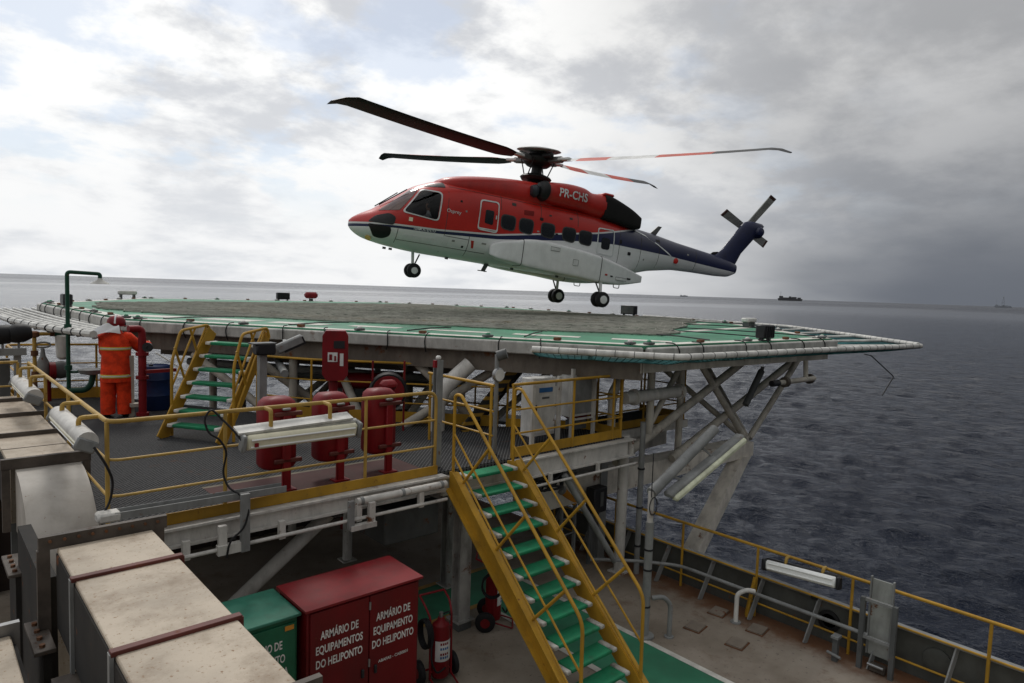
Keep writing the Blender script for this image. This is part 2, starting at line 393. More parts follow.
# ------------------------------------------------------------------ lower deck, hull, mezzanine
o = MB().box((-5, 1.5, -.2), (30.1, 33, .4)).build('lower_deck', m_deck, kind='structure'); DECK = o
MB().box((-5, 1.5, -8.2), (29.9, 32.8, 15.5)).build('ship_hull', m_hull, kind='structure')
def sheet(x0, x1, y0, y1, z): 
    return MB().add([(x0, y0, z), (x1, y0, z), (x1, y1, z), (x0, y1, z)], [(0, 1, 2, 3)])
sheet(6.72, 7.88, -6, 7.98, .004).build('green_lane', m_green, DECK)
sheet(2.2, 7.88, 7.98, 9.0, .004).build('green_lane', m_green, DECK)
m_oline = mat('orange_line_paint', (.42, .25, .07), .6, var=.2, rust=.2, dirt=.4)
sheet(7.80, 7.90, -6, 9.1, .008).build('lane_line', m_line, DECK)
sheet(6.68, 6.78, -6, 7.94, .008).build('lane_line', m_line, DECK)
sheet(2.2, 6.68, 7.93, 8.03, .012).build('lane_line', m_oline, DECK)
sheet(2.2, 7.80, 9.0, 9.1, .008).build('lane_line', m_oline, DECK)
MEZ = [(1.45, 7.35), (9.3, 7.35), (9.3, 8.2), (8.1, 9.2), (5.5, 11.8), (3.05, 16.2), (1.45, 16.6)]
md = MB().prism(MEZ, 2.44, 2.5).build('mezzanine_deck', m_grating, kind='structure')
sheet(2.6, 5.25, 7.42, 8.35, 2.504).build('red_floor_zone', m_floorred, md)
sheet(2.6, 5.25, 8.35, 8.41, 2.504).build('floor_line', mat('faded_floor_line', (.17, .145, .105), .8, dirt=.5), md)
# edge beams, joists and the lower plating below the mezzanine
mb = MB(); 
mb.ibeam((1.4, 7.27, 2.375), (5.38, 7.27, 2.375), .14, .21); eb = mb.build('edge_beam', m_white, md)
MB().ibeam((6.60, 7.27, 2.33), (9.3, 7.27, 2.33), .14, .30).build('edge_beam', m_white, md)
MB().ibeam((5.38, 7.35, 2.30), (6.60, 7.35, 2.30), .12, .26).build('edge_beam', m_tan, md)
MB().ibeam((9.38, 7.2, 2.33), (9.38, 8.3, 2.33), .14, .30).build('edge_beam', m_white, md)
MB().ibeam((1.47, 7.4, 2.28), (1.47, 16.5, 2.28), .12, .28).build('edge_beam', m_white, md)
for a, b in zip(MEZ[2:], MEZ[3:]):
    MB().ibeam((*a, 2.28), (*b, 2.28), .12, .28).build('edge_beam', m_tan, md)
for x in (2.6, 3.9, 5.2, 6.6, 7.9):
    yend = 15 if x < 3 else (13.3 if x < 4.4 else (11.6 if x < 5.4 else 9.4)); yend = min(yend, 10.2 if x > 6.5 else 20, 9.1 if x > 7.5 else 20)
    MB().ibeam((x, 7.42, 2.28), (x, yend, 2.28), .12, .27).build('joist', m_dgrey, md)
MB().box((5.2, 8.1, 1.72), (.9, .7, .5), b=.02).build('cable_box', m_dgrey, md)
# wall closing the space under the mezzanine
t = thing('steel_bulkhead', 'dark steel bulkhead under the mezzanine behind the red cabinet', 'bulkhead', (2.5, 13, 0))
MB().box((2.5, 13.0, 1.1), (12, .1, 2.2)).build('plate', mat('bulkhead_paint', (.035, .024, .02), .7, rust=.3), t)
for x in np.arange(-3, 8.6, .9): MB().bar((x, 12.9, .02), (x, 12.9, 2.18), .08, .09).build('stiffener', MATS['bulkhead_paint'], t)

# columns and braces carrying the mezzanine
def column(x, y, z0, z1, w, m, label, round_=False):
    t = thing('support_column', label, 'column', (x, y, z0))
    if round_: MB().cyl((x, y, z0), (x, y, z1), w / 2, 14).build('shaft', m, t)
    else: MB().ibeam((x, y, z0), (x, y, z1), w, w, .016, up=(0, 1, 0)).build('shaft', m, t)
    MB().box((x, y, z0 + .012), (w * 1.5, w * 1.5, .024)).build('base_plate', m, t)
    return t
m_colw = mat('scuffed_white_paint', (.36, .35, .33), .6, rust=.35, rs=4, dirt=.6)
column(5.99, 7.62, .13, 2.16, .2, m_colw, 'scuffed white square column between the two extinguisher trolleys')
MB().box((5.99, 7.62, .065), (.24, .24, .13), b=.01).build('column_plinth', m_dgrey, kind='structure')
column(5.87, 10.84, 0, 2.14, .17, m_white, 'round white column far under the mezzanine above the red cabinet', True)
column(6.72, 8.9, 0, 2.14, .2, m_colw, 'white square column close behind the yellow stair stringer')
column(9.46, 7.46, 0, 2.5, .19, m_white, 'thick pale round column under the right end of the mezzanine', True)
column(9.60, 8.1, 0, 2.4, .19, m_grey, 'grey column behind the black junction box')
t = thing('support_pipe', 'thin grey pipe beside the thick pale column under mezzanine end', 'pipe', (9.5, 7.25, 0))
MB().cyl((9.66, 7.22, 0), (9.66, 7.22, 2.75), .05, 10).build('pipe', m_grey, t)
for z in (.5, 1.2, 1.9): MB().cyl((9.66, 7.22, z), (9.66, 7.22, z + .03), .065, 10).build('clamp', m_blk2, t)
t = thing('diagonal_brace', 'pale round diagonal brace running down behind the green cabinet', 'brace', (3.9, 7.6, 2.2))
MB().cyl((4.05, 7.7, 2.22), (2.0, 7.7, .75), .085, 14).build('tube', m_white, t)
t = thing('conduit_pipe', 'thin white pipe hung along the mezzanine edge beam', 'pipe', (1.2, 7.12, 2.2))
MB().cyl((.9, 7.1, 2.2), (5.3, 7.1, 2.2), .022, 8).build('pipe', m_white, t)
for x in (2.05, 3.05, 4.0, 4.9): MB().box((x, 7.13, 2.26), (.07, .06, .2)).build('hanger', m_white, t)
t = thing('conduit_pipe', 'thin white pipe under the mezzanine right of the stairs', 'pipe', (6.7, 7.1, 2.05))
MB().cyl((6.75, 7.12, 2.08), (9.4, 7.12, 2.08), .022, 8).build('pipe', m_white, t)
for x in (7.3, 8.4): MB().box((x, 7.15, 2.14), (.05, .05, .16)).build('hanger', m_white, t)
t = thing('pipe_lagging', 'fat white covered pipe along the front of the mezzanine beam', 'pipe', (3.8, 7.12, 2.4))
MB().cyl((3.98, 7.13, 2.40), (5.3, 7.13, 2.40), .045, 14).build('pipe', m_white, t)
for x in (4.02, 4.6, 5.2): MB().cyl((x, 7.13, 2.40), (x + .04, 7.13, 2.40), .052, 14).build('collar', m_grey, t)

# ------------------------------------------------------------------ railings
def railing(label, pts, m, h=1.1, mids=(.72, .36), posts=None, toe=.15, r=.023, rm=.015, rad=.18, drop=(False, False), toem=None, group='yellow guard railings'):
    """pts: foot line; top and middle rails run its whole length"""
    t = thing('railing', label, 'railing', pts[0], group)
    up = lambda p, z: (p[0], p[1], p[2] + z)
    top = [up(p, h) for p in pts]
    if drop[0]: top = [up(pts[0], mids[-1] if drop[0] == 1 else 0)] + top
    if drop[1]: top = top + [up(pts[-1], 0)]
    MB().tube(fillet(top, rad), r, 10).build('top_rail', m, t)
    for z in mids: MB().tube(fillet([up(p, z) for p in pts], rad), rm, 8).build('middle_rail', m, t)
    seg = list(zip(pts, pts[1:]))
    if posts is None:
        posts = []
        for i, (a, b) in enumerate(seg):
            L = (vec(b) - vec(a)).length; k = max(1, round(L / 1.5))
            posts += [lerp(a, b, j / k) for j in range(k + (1 if i == len(seg) - 1 else 0))]
    for p in posts: MB().cyl(p, up(p, h - .01), .021, 8).build('post', m, t)
    if toe:
        for a, b in seg: MB().bar(up(a, toe / 2 + .004), up(b, toe / 2 + .004), .012, toe).build('toe_board', toem or m, t)
    return t
z = 2.5
railing('faded yellow railing with long front rail between the metal ducts and the stairs',
        [(1.42, 13.0, z), (1.42, 7.37, z), (5.28, 7.37, z)], m_yellow2, posts=[(1.42, 7.42, z), (1.42, 9.5, z), (1.42, 11.3, z), (1.42, 13.0, z), (2.52, 7.37, z), (4.22, 7.37, z)], drop=(False, True), toe=0, rad=.14)
tb = thing('kick_plate', 'yellow kick plate along the deck edge beneath the three hose cabinets', 'kick plate', (1.5, 7.36, z))
MB().bar((1.5, 7.335, z + .045), (5.3, 7.335, z + .045), .012, .12).build('plate', m_yellow, tb)
railing('yellow railing on the mezzanine edge in front of the white cabinets',
        [(6.66, 7.37, z), (9.25, 7.37, z)], m_yellow, posts=[(6.68, 7.37, z), (8.0, 7.37, z), (9.0, 7.37, z), (9.22, 7.37, z)])
railing('short yellow railing running back from the stair head',
        [(6.36, 9.1, z), (6.36, 7.45, z)], m_yellow, posts=[(6.36, 9.05, z), (6.36, 7.5, z)], toe=0)
railing('yellow railing at the right end of the mezzanine beside the thick column',
        [(9.25, 7.42, z), (9.25, 8.15, z), (8.15, 9.15, z)], m_yellow)
railing('yellow railing below the helideck edge behind the hose cabinets',
        [(8.0, 9.25, z), (5.55, 11.7, z), (4.95, 12.75, z)], m_yellow, toe=.2)
railing('yellow railing behind the firefighter on the far left',
        [(3.0, 15.9, z), (2.9, 16.05, z), (1.45, 16.45, z), (1.45, 15.0, z)], m_yellow, toe=.22)

# ------------------------------------------------------------------ helideck
DZ = 4.15
OCT = [(3.3, 15.6), (9.1, 6.85), (15.5, 6.5), (20.4, 11.8), (21.5, 24.0), (18.2, 30.2), (7.4, 31.3), (3.05, 24.6)]
def inset(poly, d):
    n = len(poly); out = []
    for i in range(n):
        a, b, c = np.array(poly[i - 1]), np.array(poly[i]), np.array(poly[(i + 1) % n])
        d1 = (b - a) / np.linalg.norm(b - a); d2 = (c - b) / np.linalg.norm(c - b)
        n1 = np.array([-d1[1], d1[0]]); n2 = np.array([-d2[1], d2[0]]); m = (n1 + n2); m /= np.linalg.norm(m)
        out.append(tuple(b + m * d / max(.3, m.dot(n1))))
    return out
HD = thing('helideck', 'octagonal green helideck on a grey girder frame, raised on trusses over the sea', 'helideck', (12.2, 18.7, DZ))
MB().prism(OCT, DZ - .06, DZ).build('deck_plate', m_green, HD)
def ring(outer, inner, zz, segs=None):
    mb = MB(); n = len(outer)
    for i in range(n):
        if segs and i not in segs: continue
        j = (i + 1) % n; mb.add([(*outer[i], zz), (*outer[j], zz), (*inner[j], zz), (*inner[i], zz)], [(0, 1, 2, 3)])
    return mb
ring(inset(OCT, .03), inset(OCT, .33), DZ + .004).build('edge_line', m_line, HD)
# painted ring of the touchdown circle and the dashed sector line, mostly under the net
cx, cy = 12.3, 18.2
def arc(r0, r1, a0, a1, n=20):
    mb = MB()
    for k in range(n):
        p, q = R(a0 + (a1 - a0) * k / n), R(a0 + (a1 - a0) * (k + 1) / n)
        mb.add([(cx + r * math.cos(a), cy + r * math.sin(a), DZ + .004) for r, a in ((r0, p), (r1, p), (r1, q), (r0, q))], [(0, 1, 2, 3)])
    return mb
arc(5.0, 6.0, 0, 360, 60).build('touchdown_circle', mat('yellow_line_paint', (.5, .33, .04), .6, dirt=.4), HD)
# broad white markings around the landing net
dn = np.array([.548, -.836]); dq = np.array([.836, .548])         # along / across the near edge
def dpos(a, b, o=(9.1, 6.85)): return (o[0] + dn[0] * a + dq[0] * b, o[1] + dn[1] * a + dq[1] * b)
for a0, a1, b0, b1 in ((-9.6, -8.3, 1.0, 1.6), (-7.9, -6.6, 1.0, 1.5), (-6.1, -5.0, 1.15, 1.55), (-4.4, -3.1, 1.15, 1.5), (-2.6, -1.3, 1.15, 1.5), (-.7, .4, 1.15, 1.5), (-11.6, -10.2, .9, 1.5)):
    c4 = [dpos(a0, b0), dpos(a1, b0), dpos(a1, b1), dpos(a0, b1)]
    MB().add([(*c, DZ + .004) for c in c4], [(0, 1, 2, 3)]).build('dash_marking', m_line, HD)
for y0 in (8.9, 10.6):
    MB().add([(12.6, y0, DZ + .004), (18.8, y0 + 1.0, DZ + .004), (18.8, y0 + 1.3, DZ + .004), (12.6, y0 + .3, DZ + .004)], [(0, 1, 2, 3)]).build('sector_line', m_line, HD)
# perimeter: gutter channel, girder beneath, one piece per side
n8 = len(OCT)
for i in range(n8):
    a, b = np.array(OCT[i]), np.array(OCT[(i + 1) % n8]); d = (b - a) / np.linalg.norm(b - a); nn = np.array([d[1], -d[0]])
    A, B = a + d * .02, b - d * .02
    q = lambda p, off, zz: (p[0] + nn[0] * off, p[1] + nn[1] * off, zz)
    MB().bar(q(A, .06, DZ - .135), q(B, .06, DZ - .135), .16, .21, b=.02).build('gutter', m_beam, HD)
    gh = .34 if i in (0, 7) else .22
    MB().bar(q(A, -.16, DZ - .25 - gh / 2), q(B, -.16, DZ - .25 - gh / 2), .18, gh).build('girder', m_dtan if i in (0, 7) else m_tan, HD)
    L = np.linalg.norm(b - a); k = int(L / 1.3)
    for j in range(k + 1):
        p = a + d * (.25 + j * (L - .5) / k)
        zz = DZ + .004
        if j % 2 == 0 and i in (0, 1, 2, 7, 3, 4, 5, 6):
            c = p - nn * .12
            lb = MB().box((c[0], c[1], zz + .024), (.17, .14, .04), b=.012).build('light_base', m_dgrey, HD)
            MB().lathe([(.045, .04), (.045, .055), (.035, .07), (.015, .08)], (c[0], c[1], zz), n=12).build('lens', m_nose if j % 3 else m_green, lb)
        else:
            c = p - nn * .15
            MB().box((c[0], c[1], zz + .03), (.13, .10, .05), Matrix.Rotation(math.atan2(d[1], d[0]), 3, 'Z'), .01).build('tie_down_point', m_rusty, HD)
    # drain hoses looping over the gutter
    if i in (0, 1, 7):
        for j in range(int(L / 1.05)):
            p = a + d * (.5 + j * 1.05 + .2 * math.sin(j * 3 + i)); o1 = .05 * math.sin(j * 5.1)
            pts = [q(p, -.1, DZ + .03), q(p + d * .03, .08, DZ + .03), q(p + d * (.05 + o1), .16, DZ - .06), q(p + d * (.06 + o1), .165, DZ - .2), q(p + d * .02, .1, DZ - .3)]
            MB().tube(fillet(pts, .06, 3), .011, 5).build('cable_loop', m_black, HD)
# grid of girders under the plate
for k in range(-4, 5):
    o1 = dpos(-3 + 0, 0); 
    p, q_ = (12.2 + dn[0] * -10.5 + dq[0] * k * 2.3, 18.7 + dn[1] * -10.5 + dq[1] * k * 2.3), (12.2 + dn[0] * 8.5 + dq[0] * k * 2.3, 18.7 + dn[1] * 8.5 + dq[1] * k * 2.3)
    ins = []
    for s_ in np.linspace(0, 1, 120):
        x, y = p[0] + (q_[0] - p[0]) * s_, p[1] + (q_[1] - p[1]) * s_
        inside = all((OCT[(i + 1) % n8][0] - OCT[i][0]) * (y - OCT[i][1]) - (OCT[(i + 1) % n8][1] - OCT[i][1]) * (x - OCT[i][0]) > 1.2 for i in range(n8))
        if inside: ins.append((x, y))
    if len(ins) > 5: MB().ibeam((*ins[0], DZ - .28), (*ins[-1], DZ - .28), .18, .40).build('cross_girder', m_tan, HD)

# landing net: woven ropes, aligned with the near edge
NET = [(11.6, 8.2), (20.5, 13.4), (19.6, 19.0), (17.6, 26.6), (8.2, 26.3), (4.6, 24.5), (3.75, 20.5), (4.35, 17.8)]
_n = []
for _i in range(len(NET)):
    for _k in range(8):
        _p = lerp((*NET[_i], 0), (*NET[(_i + 1) % len(NET)], 0), _k / 8); _n.append((_p.x + .16 * math.sin(_i * 3.1 + _k * 2.3), _p.y + .16 * math.cos(_i * 1.7 + _k * 3.7)))
NET = _n
def clip_line(poly, p, d):
    ts = []; n = len(poly)
    for i in range(n):
        a, b = np.array(poly[i]), np.array(poly[(i + 1) % n]); e = b - a; den = d[0] * e[1] - d[1] * e[0]
        if abs(den) < 1e-9: continue
        w = a - p; t_ = (w[0] * e[1] - w[1] * e[0]) / den; u = (w[0] * d[1] - w[1] * d[0]) / den
        if 0 <= u <= 1: ts.append(t_)
    return (min(ts), max(ts)) if len(ts) >= 2 else None
LN = thing('landing_net', 'grey brown rope landing net stretched flat over the helideck', 'net', (12, 17, DZ))
for dd, ee in ((dn, dq), (dq, dn)):
    mb = MB()
    for k in range(-90, 91):
        p = np.array([12.0, 17.0]) + ee * k * .2; c = clip_line(NET, p, dd)
        if not c: continue
        m = max(2, int((c[1] - c[0]) / .4)); pts = []
        for j in range(m + 1):
            t_ = c[0] + (c[1] - c[0]) * j / m; w = p + dd * t_ + ee * .03 * math.sin(k * 2.3 + t_ * .7)
            pts.append((w[0], w[1], DZ + .028 + .014 * (1 if (j + k) % 2 else -1) * .6 + .018 * max(0, math.sin(w[0] * 1.3 + w[1] * .9)) ))
        mb.tube(pts, .016, 4, cap=False)
    mb.build('rope_mesh', m_rope, LN, kind='stuff')
mb = MB().tube([(x, y, DZ + .03) for x, y in NET], .022, 6, closed=True); mb.build('border_rope', m_rope, LN)
for i, (s0, s1) in enumerate((((5.6, 15.8), (3.9, 15.0)), ((7.2, 13.4), (5.5, 12.6)), ((8.5, 11.4), (6.9, 10.6)), ((9.6, 9.8), (8.1, 8.7)), ((11.6, 8.6), (11.2, 6.95)), ((13.2, 9.6), (13.4, 6.85)), ((14.6, 10.5), (15.3, 6.8)), ((16.4, 11.7), (17.5, 8.9)), ((18.2, 12.9), (19.2, 10.7)))):
    MB().tube([(*s0, DZ + .03), (*lerp((*s0, 0), (*s1, 0), .5)[:2], DZ + .05), (*s1, DZ + .04)], .014, 5).build('tie_strap', m_blk2, LN)

# perimeter safety nets
def safety_net(label, inner, outer, bars, zi, zo, closed_end=True, r=.05):
    t = thing('safety_net', label, 'safety net', (*outer[0], zo), 'helideck safety nets')
    MB().tube(fillet([(*p, zo) for p in outer], .25), r, 10).build('outer_pipe', m_nose, t)
    L = [0]
    for a, b in zip(outer, outer[1:]): L.append(L[-1] + math.dist(a, b))
    Li = [0]
    for a, b in zip(inner, inner[1:]): Li.append(Li[-1] + math.dist(a, b))
    def at(P, LL, f):
        s_ = f * LL[-1]
        for k in range(len(LL) - 1):
            if s_ <= LL[k + 1] + 1e-6: u = (s_ - LL[k]) / (LL[k + 1] - LL[k]); return (P[k][0] * (1 - u) + P[k + 1][0] * u, P[k][1] * (1 - u) + P[k + 1][1] * u)
    for k in range(bars + 1):
        a, b = at(inner, Li, k / bars), at(outer, L, k / bars)
        MB().cyl((*a, zi), (*b, zo - .02), .03, 8).build('net_bar', m_nose, t)
    # lashings round the outer pipe
    mb = MB(); nl = int(L[-1] / .28)
    for k in range(nl):
        p, p2 = at(outer, L, (k + .5) / nl), at(outer, L, (k + .52) / nl); d = vec((p2[0] - p[0], p2[1] - p[1], 0)).normalized() * .004
        c = vec((*p, zo)); mb.tube([c - d, c + d], r + .004, 10)
    mb.build('lashing', m_blk2, t, kind='stuff')
    # sagging netting
    mb = MB(); nu = int(L[-1] / .11); nv = 12
    def pt(f, g):
        a, b = at(inner, Li, f), at(outer, L, f); sag = .06 * math.sin(math.pi * g) * (0.6 + .4 * abs(math.sin(f * bars * math.pi)))
        return (a[0] * (1 - g) + b[0] * g, a[1] * (1 - g) + b[1] * g, zi * (1 - g) + zo * g - .05 - sag)
    for k in range(nu + 1): mb.tube([pt(k / nu, j / 6) for j in range(7)], .007, 3, cap=False)
    for j in range(nv + 1): mb.tube([pt(k / (nu // 3), j / nv) for k in range(nu // 3 + 1)], .007, 3, cap=False)
    mb.build('netting', m_teal, t, kind='stuff'); return t
safety_net('white pipe safety net with teal netting along the right front of the helideck', [(8.15, 8.25), (9.05, 6.85), (15.5, 6.45), (15.7, 6.6)],
           [(7.2, 7.55), (8.4, 5.68), (12.9, 5.32), (16.1, 4.9)], 11, DZ - .2, 4.1)
safety_net('white pipe safety net with teal netting past the right tip of the helideck', [(15.8, 6.8), (18, 9.2), (20.3, 11.7), (20.9, 17)],
           [(16.1, 4.95), (18.1, 6.9), (21.2, 10.3), (22.4, 17)], 9, DZ - .2, 4.12)
t = thing('safety_net', 'long white pipe safety net of parallel bars along the left side of the helideck', 'safety net', (2.4, 13.5, 4.0), 'helideck safety nets')
LI = [(3.22, 15.9), (3.12, 18.0), (3.05, 20.5), (2.95, 25.8)]; LO = [(2.40, 13.5), (1.98, 15.25), (1.66, 17.9), (1.35, 26.6)]
for k in range(8):
    f = k / 7; pts = [(lerp((*a_, 0), (*b_, 0), f).x, lerp((*a_, 0), (*b_, 0), f).y, 3.93 * (1 - f) + 4.0 * f - .05 * math.sin(math.pi * f)) for a_, b_ in zip(LI, LO)]
    MB().tube(fillet(pts, .4), .065 if k == 7 else .04, 8).build('outer_pipe' if k == 7 else 'net_bar', m_nose, t)
for k in range(9):
    i = min(2, k // 3); f = (k - 3 * i) / 3; a_, b_ = lerp((*LI[i], 0), (*LI[i + 1], 0), f), lerp((*LO[i], 0), (*LO[i + 1], 0), f)
    MB().cyl((a_.x, a_.y, 3.88), (b_.x, b_.y, 3.93), .025, 6).build('cross_bar', m_grey, t)
for k in range(1, 14):
    p = lerp((*LO[k // 5], 0), (*LO[k // 5 + 1], 0), (k % 5) / 5); d = (vec((*LO[k // 5 + 1], 0)) - vec((*LO[k // 5], 0))).normalized() * .015; p.z = 4.0
    MB().cyl(p - d, p + d, .072, 10).build('lashing', m_blk2, t)
t = thing('broken_net_arm', 'thin bent rod dangling below the right tip of the safety net', 'rod', (15.2, 5.1, 4.0))
MB().tube([(13.9, 5.2, 3.98), (14.1, 5.15, 3.95), (14.9, 5.0, 3.52), (14.93, 5.0, 3.49)], .011, 6).build('rod', m_blk2, t)
MB().tube([(14.93, 5.0, 3.49), (14.55, 5.05, 3.14)], .014, 6).build('tip', m_blk2, t)

# truss legs carrying the helideck over the side
TR = thing('support_truss', 'grey tubular truss legs bracing the helideck above the bulwark', 'truss', (11, 7.8, 1.8))
def leg(name, p, q, r, m=m_tan, n=14): return MB().cyl(p, q, r * .82, n).build(name, m, TR)
YT = 7.6; zt = 3.7
leg('brace', (9.4, YT, 1.98), (13.9, YT, zt), .1); leg('brace', (11.2, YT + .05, 1.78), (17.2, YT + .25, zt), .105)
leg('brace', (13.95, YT, 1.82), (11.9, YT, zt), .085); leg('brace', (14.0, YT, 1.82), (12.9, YT + 2.2, zt), .08)
leg('brace', (14.05, YT, 1.82), (14.9, YT + 2.0, zt), .08); leg('brace', (14.1, YT, 1.85), (16.7, YT + .1, zt), .085)
leg('post', (11.62, YT + .2, 1.5), (11.62, YT + .2, zt), .085); leg('post', (10.35, YT, 2.3), (10.35, YT, zt), .09)
leg('brace', (10.4, YT, 2.6), (11.5, YT + .1, zt), .07)
leg('post', (9.42, 7.75, 2.5), (9.42, 7.75, 3.1), .09); MB().tube(fillet([(9.42, 7.75, 3.08), (9.42, 7.75, 3.2), (10.0, 7.9, zt)], .1), .09, 12).build('post', m_tan, TR)
for (p, q) in (((6.6, 10.2, 2.5), (8.2, 9.4, 3.6)), ((7.9, 9.7, 2.5), (7.0, 10.4, 3.6)), ((6.4, 11.2, 2.3), (6.4, 12.5, 3.6)), ((5.6, 12.6, .1), (5.6, 12.6, 3.6)), ((9.3, 12, .1), (9.3, 12, 3.6)), ((7.3, 12, 1.6), (9.0, 12, 3.5)), ((5.7, 12.6, 2.0), (4.3, 14.4, 3.5)), ((9.5, 12, 1.5), (13, 12, 3.5)), ((9.5, 16, .1), (9.5, 16, 3.6)), ((9.6, 16, .3), (15, 17, 3.5)), ((5.2, 16, .1), (5.2, 16, 3.6)), ((5.3, 16, .8), (9.2, 16, 3.4)), ((9.6, 12, .2), (15.5, 13, 3.5)), ((6.9, 12.6, 2.0), (5.0, 12.9, 3.5))):
    leg('brace', p, q, .1)
for y in (9.2, 11.5): MB().bar((9.9, y, 3.42), (16.5, y, 3.42), .16, .2).build('cross_beam', m_tan, TR)
MB().tube([(9.45, 7.5, 3.15), (11.2, 7.5, 3.15)], .11, 14).build('drain_pipe', m_white, TR)
for x in (9.7, 11.1): MB().cyl((x, 7.5, 3.15), (x + .06, 7.5, 3.15), .15, 14).build('flange', m_white, TR)
PRK = thing('pipe_rack', 'dark rack of beams and pipes under the helideck behind the hose cabinets', 'pipe rack', (*dpos(-5, 4), 0))
def dp3(a, b, z_): return (*dpos(a, b), z_)
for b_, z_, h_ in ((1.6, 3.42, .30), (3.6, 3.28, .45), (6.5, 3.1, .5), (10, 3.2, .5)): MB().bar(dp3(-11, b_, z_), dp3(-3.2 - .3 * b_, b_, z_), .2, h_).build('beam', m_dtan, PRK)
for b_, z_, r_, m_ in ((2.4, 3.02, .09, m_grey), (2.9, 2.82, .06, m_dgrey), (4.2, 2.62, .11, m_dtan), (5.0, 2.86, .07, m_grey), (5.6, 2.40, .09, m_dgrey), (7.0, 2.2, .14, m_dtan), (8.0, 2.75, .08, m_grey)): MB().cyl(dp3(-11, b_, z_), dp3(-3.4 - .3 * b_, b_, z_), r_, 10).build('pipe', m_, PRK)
for k, a_ in enumerate(np.arange(-10.4, -5.0, 1.55)):
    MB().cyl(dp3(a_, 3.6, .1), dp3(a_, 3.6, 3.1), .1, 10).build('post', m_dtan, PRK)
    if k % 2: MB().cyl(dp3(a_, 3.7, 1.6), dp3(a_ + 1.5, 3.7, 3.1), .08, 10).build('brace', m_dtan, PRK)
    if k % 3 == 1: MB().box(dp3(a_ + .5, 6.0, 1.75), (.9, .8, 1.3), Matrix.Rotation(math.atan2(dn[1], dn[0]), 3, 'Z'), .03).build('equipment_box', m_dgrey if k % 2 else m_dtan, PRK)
    for z_ in (1.4, 2.0): MB().cyl(dp3(a_, 8.8, z_), dp3(a_ + 1.55, 8.8, z_), .03, 6).build('walkway_rail', m_yellow, PRK)
    MB().cyl(dp3(a_, 8.8, .9), dp3(a_, 8.8, 2.0), .03, 6).build('walkway_post', m_yellow, PRK)
MB().bar(dp3(-11, 9.4, .85), dp3(-4, 9.4, .85), 1.2, .1).build('walkway', m_dgrey, PRK)
t = thing('box_bracket', 'large pale box beam bracket with a slanted leg over the sea', 'bracket', (12, 7.6, 1.6))
m_brk = mat('bracket_paint', (.62, .58, .51), .6, rust=.3, rs=2.2, dirt=.35)
MB().hexa([(8.0, 8.3, 1.10), (13.75, 7.3, 1.56), (13.75, 7.75, 1.56), (8.0, 8.75, 1.10), (8.0, 8.3, 1.62), (13.75, 7.3, 1.86), (13.75, 7.75, 1.86), (8.0, 8.75, 1.62)]).build('beam', m_brk, t)
MB().hexa([(9.5, 7.32, -2.6), (9.86, 7.32, -2.6), (9.86, 7.73, -2.6), (9.5, 7.73, -2.6), (13.35, 7.32, 1.57), (13.73, 7.32, 1.57), (13.73, 7.60, 1.57), (13.35, 7.60, 1.57)]).build('leg', m_brk, t)
MB().bar((9.9, 9.9, 1.45), (13.9, 9.9, 1.55), .45, .4).build('beam', m_tan, t)
# lower walkway out there with its rail
t = thing('outer_walkway', 'narrow walkway with pale edge under the helideck over the sea', 'walkway', (12, 8.6, 2.4))
MB().box((10.9, 8.75, 2.34), (2.9, 1.2, .08)).build('floor', m_grating, t); MB().bar((9.5, 8.1, 2.3), (12.35, 8.1, 2.3), .05, .16).build('edge', m_white, t)
railing('yellow railing on the outer walkway under the helideck', [(9.5, 8.16, 2.38), (12.3, 8.16, 2.38), (12.3, 9.3, 2.38)], m_yellow)
t = thing('valve_pipe', 'short flanged pipe with black end hanging under the helideck right tip', 'pipe', (14.5, 6.9, 3.3))
MB().cyl((13.3, 6.6, 3.28), (14.7, 6.5, 3.30), .055, 10).build('pipe', m_tan, t)
for x in (13.5, 14.62): MB().cyl((x, 6.585, 3.283), (x + .09, 6.58, 3.285), .11, 12).build('flange', m_flange, t)
MB().cyl((13.05, 6.62, 3.276), (13.3, 6.6, 3.28), .065, 10).build('end_cap', m_blk2, t)
MB().cyl((14.35, 6.52, 3.3), (14.35, 6.55, 3.7), .05, 10).build('riser', m_tan, t)
t = thing('shock_damper', 'dark grey damper strut hanging below the helideck girder', 'damper', (13.5, 7.4, 3.3))
MB().cyl((13.9, 7.3, 3.42), (13.3, 7.3, 2.72), .07, 10).build('cylinder', m_dgrey, t); MB().cyl((13.95, 7.3, 3.5), (13.9, 7.3, 3.42), .04, 8).build('eye', m_grey, t)

# floodlights on the deck edge
def floodlight(p, ang, label, m=m_blk2, w=.55, h=.3):
    t = thing('floodlight', label, 'floodlight', p, 'perimeter floodlights'); rot = Matrix.Rotation(ang, 3, 'Z')
    c = vec(p) + vec((0, 0, h / 2 + .05)); MB().box(c, (w, .2, h), rot, .02).build('housing', m, t)
    MB().box(c + rot @ vec((0, .105, 0)), (w * .86, .012, h * .8), rot).build('lens', m_dgrey, t)
    for s_ in (-1, 1): MB().box(vec(p) + rot @ vec((s_ * w * .35, 0, .03)), (.05, .08, .08), rot).build('foot', m_dgrey, t)
    for k in range(5): MB().box(c + rot @ vec(((k - 2) * w * .18, -.11, 0)), (.015, .02, h * .85), rot).build('cooling_fin', m, t)
    return t
floodlight((12.85, 6.72, DZ), 0, 'black floodlight box on the right front edge of the helideck', w=.42, h=.27)
floodlight((3.22, 21.6, DZ), R(90), 'black floodlight box on the left edge of the helideck behind the green pipe', w=.5, h=.3)
floodlight((13.2, 30.9, DZ), 0, 'small black floodlight on the far helideck edge near the red monitor', w=.6, h=.32)
floodlight((21.2, 16.8, DZ), R(90), 'black floodlight on the far right helideck edge below the wheels', w=.7, h=.34)
